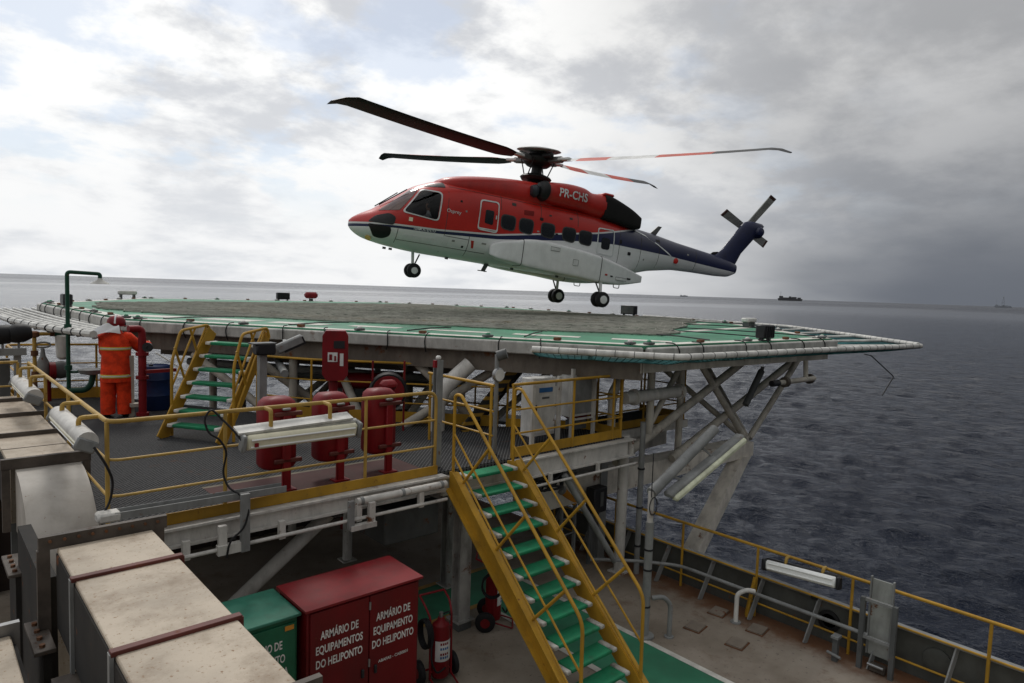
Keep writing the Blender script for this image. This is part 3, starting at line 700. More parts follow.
t = thing('foam_monitor', 'small red foam monitor on the far edge of the helideck', 'monitor', (14.5, 30.7, DZ))
MB().box((14.5, 30.7, DZ + .28), (.62, .36, .3), b=.1).build('housing', m_red, t); MB().cyl((14.5, 30.7, DZ), (14.5, 30.7, DZ + .12), .1).build('foot', m_dgrey, t)
t = thing('deck_bench_light', 'pale low box light on the far left edge of the helideck', 'light', (6.6, 30.6, DZ))
MB().box((6.55, 30.2, DZ + .24), (.66, .25, .16), b=.04).build('housing', m_nose, t)
for x in (6.32, 6.78): MB().box((x, 30.2, DZ + .08), (.07, .2, .16)).build('leg', m_dgrey, t)
t = thing('deck_bench_light', 'pale low box light on the far right edge of the helideck', 'light', (18.7, 10.3, DZ))
MB().box((18.5, 10.2, DZ + .2), (.5, .25, .12), b=.03).build('housing', m_nose, t)
for x in (18.34, 18.66): MB().box((x, 10.2, DZ + .07), (.06, .18, .14)).build('leg', m_dgrey, t)

# ------------------------------------------------------------------ stairs
m_tend = mat('worn_tread_end', (.42, .41, .37), .7, rust=.3, rs=8, dirt=.7)
def main_stairs():
    t = thing('staircase', 'yellow staircase with green treads going down to the lower deck', 'stairs', (5.98, 7.2, 2.5))
    rise, run = .205, .212; x0, x1 = 5.52, 6.42
    ys = lambda z: 7.12 - (2.5 - z) * run / rise
    for x in (x0 - .07, x1 + .07):
        # stringer: deep channel along the slope with a vertical head plate
        prof = [(7.22, 2.56), (7.22, 2.2), (ys(.02) + .02, .0), (ys(.02) - .26, .0), (ys(2.56) - .02, 2.56)]
        prof = [(7.24, 2.52), (7.24, 2.30), (ys(.0) + .05, .0), (ys(.0) - .20, .0), (7.06, 2.545)]
        V = [(x - .012, a, b) for a, b in prof] + [(x + .012, a, b) for a, b in prof]; n = 5
        st = MB().add(V, [tuple(range(n)), tuple(range(2 * n - 1, n - 1, -1))] + [(i, n + i, n + (i + 1) % n, (i + 1) % n) for i in range(n)])
        out = -1 if x < 6 else 1
        st.bar((x + out * .05, 7.08, 2.55), (x + out * .05, ys(.0) - .2, .012), .085, .018)
        st.bar((x + out * .05, 7.22, 2.295), (x + out * .05, ys(.0) + .05, .012), .085, .018)
        st.build('stringer', m_yellow, t)
    for k in range(12):
        zz = 2.5 - rise * k - (.0 if k else .004); y = 7.06 - run * k
        if zz < .1: break
        tr_ = MB().box(((x0 + x1) / 2, y, zz - .02), (x1 - x0 - .18, .26, .045), b=.012).build('tread', m_tread, t)
        for x in (x0 + .04, x1 - .04): MB().box((x, y, zz - .02), (.08, .265, .05), b=.012).build('tread_end', m_tend, tr_)
    # handrails
    for x in (x0 - .09, x1 + .09):
        top = [(x, 7.15, 2.5), (x, 7.15, 3.58), (x, 7.02, 3.60), (x, 4.74, 1.40), (x, 4.72, .02)]
        MB().tube(fillet(top, .13), .022, 10).build('handrail', m_yellow, t)
        MB().cyl((x, 7.15, 3.06), (x, 4.73, .80), .014, 8).build('middle_rail', m_yellow, t); MB().cyl((x, 7.15, 2.76), (x, 4.73, .42), .014, 8).build('middle_rail', m_yellow, t)
        for (ya, za, yb, zb) in ((5.54, 1.10, 5.02, 1.655), (6.21, 1.76, 5.71, 2.325), (6.92, 2.44, 6.41, 3.0)):
            MB().cyl((x, ya, za), (x, yb, zb), .021, 8).build('rail_strut', m_yellow, t)
    return t
main_stairs()
def deck_stairs():
    t = thing('staircase', 'short yellow stairs with green treads from the mezzanine up to the helideck', 'stairs', (3.4, 11.2, 2.5))
    s_ = vec((dn[0], dn[1], 0)); g = vec((dq[0], dq[1], 0)); L0 = vec((3.09, 11.46, 2.70)); rise = .2065; run = .145; w = .97
    P = lambda k, a, dz=0.0: L0 + g * (run * k) + vec((0, 0, rise * k + dz)) + s_ * a
    for a in (-.05, w + .05):
        st = MB(); lo, hi = P(-1.05, a, -.0), P(6.9, a, .02)
        st.bar(lo, hi, .03, .24, b=.005); st.build('stringer', m_yellow, t)
    for k in range(7):
        tr_ = MB().bar(P(k, .10), P(k, w - .10), .22, .05, b=.012).build('tread', m_tread, t)
        MB().bar(P(k, .0), P(k, .10), .225, .055, b=.012).build('tread_end', m_nose, tr_); MB().bar(P(k, w - .10), P(k, w), .225, .055, b=.012).build('tread_end', m_nose, tr_)
    for a in (-.06, w + .12):
        foot = P(-1, a) + g * .22; foot.z = 2.5
        top = [foot, foot + vec((0, 0, 1.18)), P(1.9, a, 1.08), P(5.3, a, .43), P(6.3, a, .24), P(6.7, a, .0)]
        MB().tube(fillet(top, .09), .024, 8).build('handrail', m_yellow, t)
        for h0, k1, d1 in ((.78, 4.2, .64), (.36, 6.0, .28)):
            MB().cyl(foot + vec((0, 0, h0)), P(k1, a, d1), .017, 8).build('middle_rail', m_yellow, t)
        MB().cyl(P(2.6, a, .10), P(1.0, a, 1.0), .02, 8).build('rail_strut', m_yellow, t)
        MB().cyl(P(4.6, a, .10), P(3.4, a, .78), .02, 8).build('rail_strut', m_yellow, t)
deck_stairs()

# ------------------------------------------------------------------ fluorescent fixtures
def fixture(label, p, q, up=(0, 0, 1), face=(0, -1, 0), cover=m_cover, hooks=None, w=.15, name='light_fixture', hm=None, rnd=False):
    t = thing(name, label, 'light fixture', p, 'fluorescent light fixtures'); p, q, u, fc = vec(p), vec(q), vec(up), vec(face)
    d = (q - p).normalized(); fc = (fc - d * fc.dot(d)).normalized(); u = fc.cross(d).normalized()
    if u.dot(vec(up)) < 0: u = -u
    if rnd: MB().cyl(p - fc * .02, q - fc * .02, w * .46, 16).build('housing', m_white, t)
    else: MB().bar(p - fc * .045, q - fc * .045, w, .07, b=.015, up=fc).build('housing', hm or m_nose, t)
    cv = MB().bar(p + fc * .03 + d * .03, q + fc * .03 - d * .03, w * .82, .075, b=.03, up=fc).build('cover', cover, t)
    for s_ in (-1, 1): MB().cyl(p + fc * .072 + d * .08 + u * s_ * w * .2, q + fc * .072 - d * .08 + u * s_ * w * .2, .012, 6).build('tube', m_coverw, cv)
    for e, sg in ((p, 1), (q, -1)): MB().bar(e + fc * .02 - d * sg * .02, e + fc * .02 + d * sg * .035, w * .92, .12, b=.015, up=fc).build('end_cap', hm or m_grey, t)
    for h in hooks or []: MB().tube(fillet([vec(x) for x in h], .04, 3), .024, 8).build('bracket', m_yellow2, t)
    return t
f1 = fixture('cream tube light hung on the front railing above the kick plate', (2.62, 7.17, 3.29), (4.0, 7.17, 3.29), face=(0, -1, -.25),
        hooks=[[(2.95, 7.37, 3.6), (2.95, 7.20, 3.6), (2.95, 7.20, 3.36)], [(3.65, 7.37, 3.6), (3.65, 7.20, 3.6), (3.65, 7.20, 3.36)]], w=.21)
MB().bar((2.58, 7.22, 3.41), (3.92, 7.22, 3.44), .17, .025, up=(0, -.3, 1)).build('hood', m_nose, f1)
MB().box((2.75, 7.085, 3.26), (.04, .02, .04)).build('warning_sticker', m_red, f1)
fixture('pale tube light seen end on beside the left railing', (1.24, 7.35, 3.42), (1.24, 9.0, 3.42), face=(-.5, 0, -1), up=(1, 0, 0), w=.2, rnd=True,
        hooks=[[(1.42, 7.75, 3.6), (1.24, 7.75, 3.6), (1.24, 7.75, 3.5)], [(1.42, 8.7, 3.6), (1.24, 8.7, 3.6), (1.24, 8.7, 3.5)]])
fixture('pale tube light on the left railing near the pipe valves', (1.24, 10.9, 3.35), (1.24, 12.6, 3.35), face=(-.5, 0, -1), up=(1, 0, 0), w=.22, rnd=True,
        hooks=[[(1.42, 11.2, 3.6), (1.24, 11.2, 3.6), (1.24, 11.2, 3.45)], [(1.42, 12.3, 3.6), (1.24, 12.3, 3.6), (1.24, 12.3, 3.45)]])
fixture('bright white tube light on the bulwark railing above the sea', (9.72, 4.86, .94), (9.72, 3.74, 1.03), face=(-1, 0, .15), up=(0, 0, 1), cover=m_coverw, w=.19, hm=m_blk2,
        hooks=[[(9.85, 4.55, 1.12), (9.76, 4.55, 1.12), (9.76, 4.55, 1.0)], [(9.85, 4.0, 1.14), (9.76, 4.0, 1.14), (9.76, 4.0, 1.05)]])
t = thing('cable_tray', 'long grey tray fixed before the yellow kick plate', 'cable tray', (1.4, 7.2, 2.7))
MB().bar((1.42, 7.2, 2.72), (3.1, 7.2, 2.70), .13, .03).build('tray', m_grey, t)
for s_ in (-1, 1): MB().bar((1.42, 7.2 + s_ * .07, 2.735), (3.1, 7.2 + s_ * .07, 2.715), .012, .07).build('side', m_grey, t)
MB().box((1.38, 7.2, 2.73), (.2, .17, .09), b=.02).build('end_box', m_white, t)
t = thing('light_bracket', 'empty steel channel bracket standing on the deck edge left of the tube light', 'bracket', (2.62, 7.08, 2.2))
MB().box((2.62, 7.06, 2.45), (.09, .05, .62)).build('channel', m_grey, t); MB().box((2.5, 7.08, 2.2), (.32, .08, .10)).build('foot', m_white, t); MB().box((2.40, 7.1, 2.32), (.08, .06, .26)).build('foot', m_white, t)
t = thing('light_bracket', 'steel channel bracket under the beam at the top of the pale diagonal brace', 'bracket', (4.0, 7.05, 2.2))
MB().box((3.86, 7.05, 2.28), (.07, .05, .34)).build('channel', m_grey, t); MB().box((4.02, 7.05, 2.12), (.34, .08, .06)).build('foot', m_white, t); MB().box((4.15, 7.08, 2.24), (.08, .06, .28)).build('foot', m_white, t)
t = thing('power_cable', 'black cable looped over the front railing and hanging down', 'cable', (2.5, 7.3, 3.6))
pts = [(2.62, 7.12, 3.3), (2.55, 7.2, 3.42), (2.45, 7.3, 3.55), (2.36, 7.33, 3.66), (2.28, 7.31, 3.55), (2.32, 7.28, 3.40), (2.42, 7.27, 3.34), (2.5, 7.25, 3.2), (2.46, 7.28, 2.95), (2.5, 7.2, 2.8), (2.6, 7.1, 2.74), (2.66, 7.04, 2.6), (2.6, 7.02, 2.4), (2.45, 7.03, 2.3), (2.42, 7.03, 2.12)]
MB().tube(fillet(pts, .08, 4), .011, 6).build('cable', m_black, t)
t = thing('power_cable', 'black cable hanging down at the left corner of the railing', 'cable', (1.4, 7.3, 3.3))
MB().tube(fillet([(1.28, 7.25, 3.4), (1.36, 7.2, 3.25), (1.44, 7.25, 3.05), (1.42, 7.3, 2.85), (1.36, 7.25, 2.76)], .1, 4), .012, 6).build('cable', m_black, t)

# folded light mast on the lower deck
t = thing('light_mast', 'grey mast with two tilted tube lights standing on the lower deck', 'light mast', (7.95, 5.74, 0))
MB().cyl((7.95, 5.74, 0), (7.95, 5.74, 1.72), .06, 12).build('mast', m_grey, t); MB().cyl((7.95, 5.74, 1.72), (7.95, 5.74, 2.17), .045, 12).build('mast', m_white, t)
MB().cyl((7.95, 5.74, 0), (7.95, 5.74, .03), .14, 14).build('base', m_grey, t)
for zz in (.45, 1.0, 1.3): MB().cyl((7.95, 5.74, zz), (7.95, 5.74, zz + .025), .068, 12).build('clamp', m_blk2, t)
MB().cyl((7.9, 5.7, 2.1), (7.9, 5.7, 2.75), .008, 6).build('aerial', m_blk2, t)
MB().cyl((7.95, 5.74, 2.15), (9.54, 5.74, 2.90), .08, 14).build('arm', m_grey, t)
MB().tube([(7.9 + .09 * math.cos(a), 5.66, 1.98 + .13 * math.sin(a)) for a in np.linspace(0, 6.1, 14)], .009, 5).build('cable_coil', m_black, t)
for f in (.28, .75): MB().bar(lerp((7.95, 5.74, 2.13), (9.54, 5.74, 2.86), f), lerp((8.2, 5.6, 2.08), (10.2, 5.6, 2.72), f * .8), .05, .03).build('clip', m_grey, t)
hx, hq = vec((8.18, 5.62, 2.10)), vec((10.15, 5.62, 2.74))
MB().bar(hx, hq, .17, .10, b=.03).build('lamp_housing', m_grey, t)
MB().bar(hx + vec((.06, -.075, -.045)), hq + vec((-.02, -.075, -.045)), .12, .10, b=.03).build('lamp_cover', mat('aged_cover', (.66, .68, .50), .3, dirt=.3), t)

# ------------------------------------------------------------------ hose cabinets
def hose_cabinet():
    t = thing('hose_cabinet', '', 'hose cabinet', (3.33, 7.9, 2.5), 'red rounded hose cabinets on posts')
    c = vec((3.33, 7.96, 0))
    prof = [(.0, 0), (.13, .0), (.19, .02), (.215, .06), (.215, .74), (.20, .82), (.15, .87), (.0, .885)]
    mb = MB(); V = []; n = 24; sq = 3.6
    for r_, zz in prof:
        for k in range(n):
            a = 2 * math.pi * k / n; ca, sa = math.cos(a), math.sin(a); sc = (abs(ca) ** sq + abs(sa) ** sq) ** (-1 / sq)
            V.append((c.x + max(r_, 1e-3) * ca * sc, c.y + max(r_, 1e-3) * .85 * sa * sc, 2.735 + zz))
    F = []
    for i in range(len(prof) - 1):
        for k in range(n): F.append((i * n + k, i * n + (k + 1) % n, (i + 1) * n + (k + 1) % n, (i + 1) * n + k))
    mb.add(V, F).build('body', m_red, t, sharp=50)
    MB().bar((3.37, 7.755, 2.5), (3.37, 7.755, 3.42), .10, .06, b=.01, up=(0, 1, 0)).build('post', m_red, t)
    MB().box((3.37, 7.755, 2.51), (.2, .16, .02)).build('foot_plate', m_red, t)
    for zz in (2.86, 3.43): MB().box((3.39, 7.75, zz), (.34, .05, .05), b=.008).build('clamp', m_strap, t)
    MB().box((3.36, 7.74, 3.49), (.1, .05, .03), b=.008).build('latch', m_steel, t)
    return t
hc = hose_cabinet(); hc['label'] = 'leftmost red hose cabinet, standing behind the tube light beside the grey camera post'
clone(hc, (.71, 0, 0), 'middle red hose cabinet, standing in front of the tall red box')
clone(hc, (1.42, 0, 0), 'rightmost red hose cabinet, standing clear of the tube light near the grey post')
t = thing('hydrant_box', 'tall red box with white signs on a red pole before the helideck girder', 'hose box', (5.05, 10.0, 2.5))
MB().cyl((5.12, 10.0, 2.5), (5.12, 10.0, 3.5), .07, 12).build('pole', m_red, t)
pr = [(-.13, 0), (.13, 0), (.20, .10), (.20, .72), (.15, .80), (-.15, .80), (-.20, .72), (-.20, .10)]
a_ = R(-28); ex, ey = vec((math.cos(a_), math.sin(a_), 0)), vec((-math.sin(a_), math.cos(a_), 0)); c0 = vec((5.15, 10.0, 3.46))
V = [c0 + ex * x + vec((0, 0, zz)) - ey * .16 for x, zz in pr] + [c0 + ex * x + vec((0, 0, zz)) + ey * .16 for x, zz in pr]
MB().add(V, [tuple(range(8)), tuple(range(15, 7, -1))] + [(i, 8 + i, 8 + (i + 1) % 8, (i + 1) % 8) for i in range(8)]).build('body', m_red, t)
rot = Matrix((ex, ey, vec((0, 0, 1)))).transposed()
MB().box(c0 - ey * .165 + vec((0, 0, .58)) + ex * .06, (.17, .012, .12), rot).build('window', m_blk2, t)
MB().box(c0 - ey * .165 + vec((0, 0, .38)) - ex * .04, (.15, .008, .15), rot).build('sign', m_sign, t)
MB().box(c0 - ey * .165 + vec((0, 0, .34)) + ex * .10, (.055, .008, .2), rot).build('sign', m_sign, t)
MB().box(c0 - ey * .172 + vec((0, 0, .38)) - ex * .07, (.045, .006, .09), rot).build('sign_symbol', m_red, t)
MB().box(c0 - ey * .172 + vec((0, 0, .36)) + ex * .0, (.03, .006, .08), rot).build('sign_symbol', m_red, t)
# posts standing on the mezzanine
t = thing('instrument_post', 'slim grey steel post at the railing end left of the stairs', 'post', (5.48, 7.62, 2.5))
MB().ibeam((5.48, 7.62, 2.5), (5.48, 7.62, 4.0), .10, .10, .012, up=(0, 1, 0)).build('post', m_grey, t); MB().box((5.48, 7.62, 4.03), (.07, .07, .06), b=.02).build('lamp', m_nose, t)
MB().cyl((5.41, 7.55, 2.5), (5.41, 7.55, 3.3), .012, 6).build('cable', m_black, t); MB().box((5.41, 7.6, 3.95), (.04, .05, .1)).build('button', m_red, t)
t = thing('camera_post', 'grey post topped by a black camera box beside the helideck stairs', 'post', (3.62, 9.1, 2.5))
MB().box((3.62, 9.15, 3.25), (.10, .10, 1.5)).build('post', m_grey, t); MB().box((3.64, 9.12, 4.08), (.27, .16, .15), b=.02).build('camera_box', m_blk2, t); MB().box((3.62, 9.14, 4.16), (.32, .2, .02)).build('hood', m_dgrey, t)
t = thing('deck_floodlight', 'grey tilted floodlight with dark glass fixed to the helideck girder above stairs', 'floodlight', (4.75, 10.9, 3.9))
MB().bar((4.55, 10.9, 3.88), (4.95, 10.75, 4.08), .22, .16, b=.03).build('housing', m_grey, t); MB().bar((4.62, 10.78, 3.90), (4.93, 10.66, 4.06), .03, .13).build('glass', m_black, t); MB().bar((4.7, 10.9, 3.98), (4.9, 11.4, 3.98), .06, .06).build('arm', m_grey, t)

# white electrical cabinets
t = thing('electrical_cabinet', 'white electrical cabinet with a blue plate behind the railing', 'cabinet', (7.6, 7.85, 2.5))
m_cabw = mat('cabinet_white', (.58, .57, .54), .45, rust=.12, dirt=.3)
MB().box((7.70, 7.88, 3.12), (.56, .25, .95), b=.012).build('body', m_cabw, t)
for x in (7.42, 8.01): MB().box((x, 7.72, 3.06), (.07, .05, 1.1)).build('leg', m_white, t)
MB().box((7.70, 7.745, 3.12), (.50, .012, .85), b=.004).build('door', m_cabw, t); MB().box((7.72, 7.735, 3.40), (.3, .008, .075)).build('name_plate', m_signblue, t)
MB().box((7.72, 7.735, 3.27), (.16, .006, .03)).build('label_plate', m_dgrey, t); MB().box((7.50, 7.73, 3.12), (.025, .03, .1)).build('handle', m_blk2, t)
for zz in (2.75, 3.1, 3.45): MB().cyl((7.945, 7.735, zz), (7.945, 7.735, zz + .06), .012, 6).build('hinge', m_grey, t)
t = thing('electrical_cabinet', 'white electrical cabinet on two tall legs nearer the thick pale column', 'cabinet', (8.65, 7.85, 2.5))
MB().box((8.7, 8.05, 3.22), (.62, .45, .72), b=.012).build('body', m_cabw, t)
for x in (8.42, 8.98): MB().box((x, 7.8, 3.1), (.06, .05, 1.2)).build('leg', m_white, t)
MB().box((8.7, 7.815, 3.22), (.46, .012, .62), b=.004).build('door', m_grey, t); MB().box((8.7, 7.8, 2.82), (.5, .03, .03)).build('cross_bar', m_white, t); MB().box((8.7, 7.95, 2.70), (.34, .2, .16), b=.01).build('lower_box', m_dgrey, t)
t = thing('pressure_gauge_stand', 'dark stand with a round gauge at the stair head', 'gauge', (6.5, 7.6, 2.5))
MB().cyl((6.62, 7.7, 2.5), (6.62, 7.7, 4.02), .035, 10).build('stand', m_grey, t); MB().cyl((6.62, 7.62, 3.72), (6.62, 7.68, 3.72), .09, 18).build('dial', m_sign, t); MB().lathe([(.1, 0), (.11, .02), (.1, .06)], (6.62, 7.63, 3.72), (0, 1, 0), 18).build('rim', m_steel, t); MB().cyl((6.62, 7.7, 4.0), (6.72, 7.6, 4.05), .08, 10).build('head', m_dgrey, t)
# hazard striped ladder leg and a curved pipe under the helideck
def stripes():
    m = bpy.data.materials.new('hazard_stripes'); m.use_nodes = True; t_ = m.node_tree; b = t_.nodes['Principled BSDF']
    g = N(t_, 'ShaderNodeNewGeometry'); w = N(t_, 'ShaderNodeTexWave', inp={'Scale': 2.2, 'Distortion': 0}); w.bands_direction = 'Z'; t_.links.new(g.outputs['Position'], w.inputs[0])
    t_.links.new(mixc(t_, smooth(t_, w.outputs['Fac'], .6, .64), (.012, .012, .012), (.28, .16, .02)), b.inputs['Base Color']); return m
t = thing('access_ladder', 'black and yellow striped inclined ladder leading under the helideck', 'ladder', (7.4, 9.2, 2.5))
for dx in (0, .45): MB().bar((7.2 + dx, 9.25 + dx * .6, 2.5), (8.35 + dx, 9.0 + dx * .6, 3.75), .06, .16).build('rail', stripes() if dx == 0 else MATS['black_metal'], t)
for k in range(5): MB().bar(lerp((7.3, 9.28, 2.62), (8.3, 9.05, 3.65), k / 4.5), lerp((7.75, 9.52, 2.62), (8.75, 9.29, 3.65), k / 4.5), .14, .03).build('rung', m_dgrey, t)
t = thing('curved_pipe', 'thick pale curved pipe under the helideck left of the striped ladder', 'pipe', (7.0, 9.9, 2.5))
MB().tube(fillet([(6.9, 9.6, 2.5), (6.9, 9.6, 3.15), (7.45, 9.4, 3.66)], .5, 8), .14, 14).build('pipe', m_white, t)
t = thing('hose_reel', 'red hose reel cart standing under the helideck behind the hose cabinets', 'hose reel', (6.0, 9.8, 2.5))
MB().lathe([(.05, -.12), (.27, -.12), (.27, -.10), (.12, -.10), (.12, .10), (.27, .10), (.27, .12), (.05, .12)], (6.15, 10.0, 3.2), (.5, .86, 0), 22).build('reel', m_red, t)
MB().lathe([(.3, -.09), (.33, 0), (.3, .09)], (6.15, 10.0, 3.2), (.5, .86, 0), 22).build('hose', m_black, t)
MB().box((5.72, 9.3, 3.42), (.28, .22, .16), b=.06).build('cover', m_red, t)
for dx in (-.3, .3): MB().cyl((6.15 + dx * .8, 10.0 - dx * .4, 2.5), (6.15 + dx * .8, 10.0 - dx * .4, 3.72), .018, 8).build('frame', m_red, t)
t = thing('red_tank', 'dark red pipe manifold deep under the helideck', 'manifold', (6.6, 11.6, 2.3))
MB().cyl((6.2, 12.3, 3.1), (7.4, 11.5, 3.1), .16, 12).build('pipe', m_red, t); MB().cyl((6.5, 12.1, .1), (6.5, 12.1, 3.1), .1, 12).build('riser', m_red, t)
t = thing('red_tank', 'large red drum below the helideck right of the white cabinets', 'tank', (10.2, 9.2, 2.4))
MB().lathe([(.28, 0), (.34, .05), (.34, .72), (.26, .8)], (9.95, 9.0, 2.5), n=20).build('drum', m_red, t)
for x in (5.0, 7.5, 10.5):
    t = thing('hanging_pipe', {5.0: 'long grey pipe hung below the helideck near the stairs', 7.5: 'long grey pipe hung below the helideck behind the cabinets', 10.5: 'long grey pipe hung below the helideck over the sea'}[x], 'pipe', (x, 13, 3.3))
    MB().cyl((x, 11.6 if x < 8 else 9.0, 3.38), (x + 3, 20, 3.38), .07, 10).build('pipe', m_grey, t)

# ------------------------------------------------------------------ monitor, barrel, shower, pipes at the left
t = thing('fire_monitor', 'red fire monitor stand with elbow head beside the firefighter', 'monitor', (3.11, 13.3, 2.5))
MB().cyl((3.11, 13.3, 2.5), (3.11, 13.3, 3.95), .066, 14).build('riser', m_red, t)
MB().tube(fillet([(3.11, 13.3, 3.9), (3.11, 13.3, 4.1), (2.88, 13.25, 4.1)], .12), .06, 14).build('elbow', m_red, t)
for zz in (2.54, 3.2, 3.62): MB().cyl((3.11, 13.3, zz), (3.11, 13.3, zz + .06), .105, 14).build('flange', m_red, t)
MB().lathe([(.02, -.02), (.085, -.02), (.085, .02), (.02, .02)], (3.16, 13.14, 3.78), (.5, .8, 0), 16).build('handwheel', m_blk2, t)
MB().cyl((3.11, 13.3, 3.78), (3.16, 13.12, 3.78), .03).build('spindle', m_blk2, t)
MB().bar((3.14, 13.2, 3.34), (3.62, 13.1, 3.36), .06, .06).build('lever', m_red, t); MB().bar((3.28, 13.1, 3.68), (3.78, 13.0, 3.32), .09, .02).build('lever', m_nose, t)
t = thing('bracket_post', 'beige steel post with a small shelf right behind the firefighter', 'post', (3.06, 13.6, 2.5))
MB().box((2.98, 13.55, 3.05), (.09, .09, 1.1)).build('post', m_tan, t); MB().box((3.04, 13.45, 2.72), (.2, .14, .06)).build('shelf', m_tan, t)
t = thing('plastic_barrel', 'dark blue plastic barrel behind the red fire monitor', 'barrel', (3.55, 14.2, 2.5))
MB().lathe([(.26, 0), (.28, .03), (.28, .25), (.295, .28), (.28, .31), (.28, .55), (.295, .58), (.28, .61), (.28, .8), (.25, .84)], (3.52, 14.1, 2.504), n=24).build('body', m_blue, t)
MB().cyl((3.42, 14.0, 3.344), (3.42, 14.0, 3.37), .04).build('bung', m_blk2, t)
t = thing('emergency_shower', 'tall dark green pipe shower with conical white head', 'shower', (2.52, 16.4, 2.5))
MB().tube(fillet([(2.47, 16.45, 2.16), (2.47, 16.45, 5.07), (3.03, 16.3, 5.05), (3.03, 16.3, 4.94)], .07), .04, 10).build('pipe', m_pipegreen, t)
MB().lathe([(.18, 0), (.165, .02), (.06, .08), (.035, .13)], (3.03, 16.3, 4.84), n=18).build('shower_head', m_nose, t)
for zz in (3.9, 3.05): MB().cyl((2.47, 16.45, zz), (2.47, 16.45, zz + .1), .068, 10).build('coupling', m_pipegreen, t)
MB().tube(fillet([(2.47, 16.45, 2.62), (2.75, 16.35, 2.62), (2.85, 16.3, 2.75), (2.88, 16.3, 2.95)], .15), .06, 10).build('branch', m_pipegreen, t)
MB().lathe([(.06, 0), (.2, .03), (.24, .1), (.25, .12)], (2.85, 16.3, 2.94), n=18).build('eye_wash_bowl', m_grey, t)
MB().cyl((2.47, 16.45, 3.0), (2.85, 16.3, 3.02), .025).build('branch', m_pipegreen, t)
t.location = (2.52 * .88, 16.4 * .88, 2.80); t.scale = (.88, .88, .88)
t = thing('filter_pipework', 'rusty pipe with white filter bowl and green valve left of the shower', 'pipework', (1.95, 15.6, 2.5))
yy = 15.6
MB().tube(fillet([(1.80, yy, 2.5), (1.80, yy, 3.86), (2.05, yy, 3.87)], .06), .035, 10).build('pipe', m_yellow2, t)
MB().lathe([(.05, -.06), (.085, -.04), (.085, .04), (.05, .06)], (1.80, yy, 3.86), n=12).build('elbow', m_rusty, t)
for zz in (3.45, 3.05): MB().cyl((1.80, yy, zz), (1.80, yy, zz + .1), .06).build('union', m_rusty, t)
MB().cyl((1.80, yy, 2.5), (1.80, yy, 2.95), .04).build('riser', m_rusty, t)
MB().cyl((2.05, yy, 3.87), (2.12, yy, 3.87), .055).build('union', m_rusty, t); MB().cyl((2.12, yy, 3.87), (2.46, yy, 3.88), .062, 12).build('valve_body', m_pipegreen, t)
MB().lathe([(.05, 0), (.10, .05), (.105, .1), (.125, .42), (.125, .46), (.1, .48)], (2.25, yy, 3.36), n=18).build('filter_bowl', m_nose, t)
t = thing('gate_valve', 'grey gate valve with handwheel and red flange left of the shower', 'valve', (2.1, 15.9, 2.5))
MB().cyl((2.05, 16, 2.5), (2.05, 16, 3.1), .06).build('riser', m_red, t); MB().lathe([(.05, 0), (.12, .06), (.12, .25), (.05, .4), (.03, .55)], (1.98, 16, 3.0), n=14).build('body', m_grey, t)
MB().tube([(1.98 + .13 * math.cos(a), 16, 3.62 + .05 * math.sin(a)) for a in np.linspace(0, 2 * math.pi, 15)[:-1]], .02, 6, closed=True).build('handwheel', m_grey, t)
MB().lathe([(.04, -.05), (.18, -.05), (.18, .05), (.04, .05)], (2.12, 15.95, 3.1), (1, 0, 0), 16).build('flange', m_red, t); MB().lathe([(.04, -.1), (.16, -.1), (.18, 0), (.16, .1), (.04, .1)], (2.27, 15.95, 3.12), (1, 0, 0), 16).build('check_valve', m_dgrey, t)
t = thing('covered_light', 'two black covered floodlights on a grey bracket at the far left', 'floodlight', (1.3, 14.0, 3.8))
for x, w in ((1.18, .2), (1.40, .17)):
    MB().lathe([(.02, -w), (.13, -w * .9), (.16, -w * .3), (.16, w * .4), (.12, w * .95), (.02, w)], (x, 14.0, 4.0 - (.02 if x < 1.3 else 0)), (.9, .2, .1), 16).build('cover', m_black, t)
    MB().cyl((x, 14, 3.72), (x, 14, 3.86), .018).build('stem', m_grey, t)
MB().box((1.15, 14.0, 3.69), (.7, .12, .12)).build('bracket', m_grey, t); MB().box((1.38, 14.05, 3.07), (.1, .1, 1.14)).build('post', m_grey, t)
t = thing('support_post', 'dark grey steel post at the far left below the black covered lights', 'post', (1.25, 14.3, 2.4))
MB().box((1.22, 14.3, 2.6), (.15, .15, 1.9)).build('post', m_dgrey, t)
railing('pale yellow railing turning off at the far left edge', [(-.6, 13.2, 2.5), (1.3, 13.2, 2.5)], m_yellow2, toe=0)

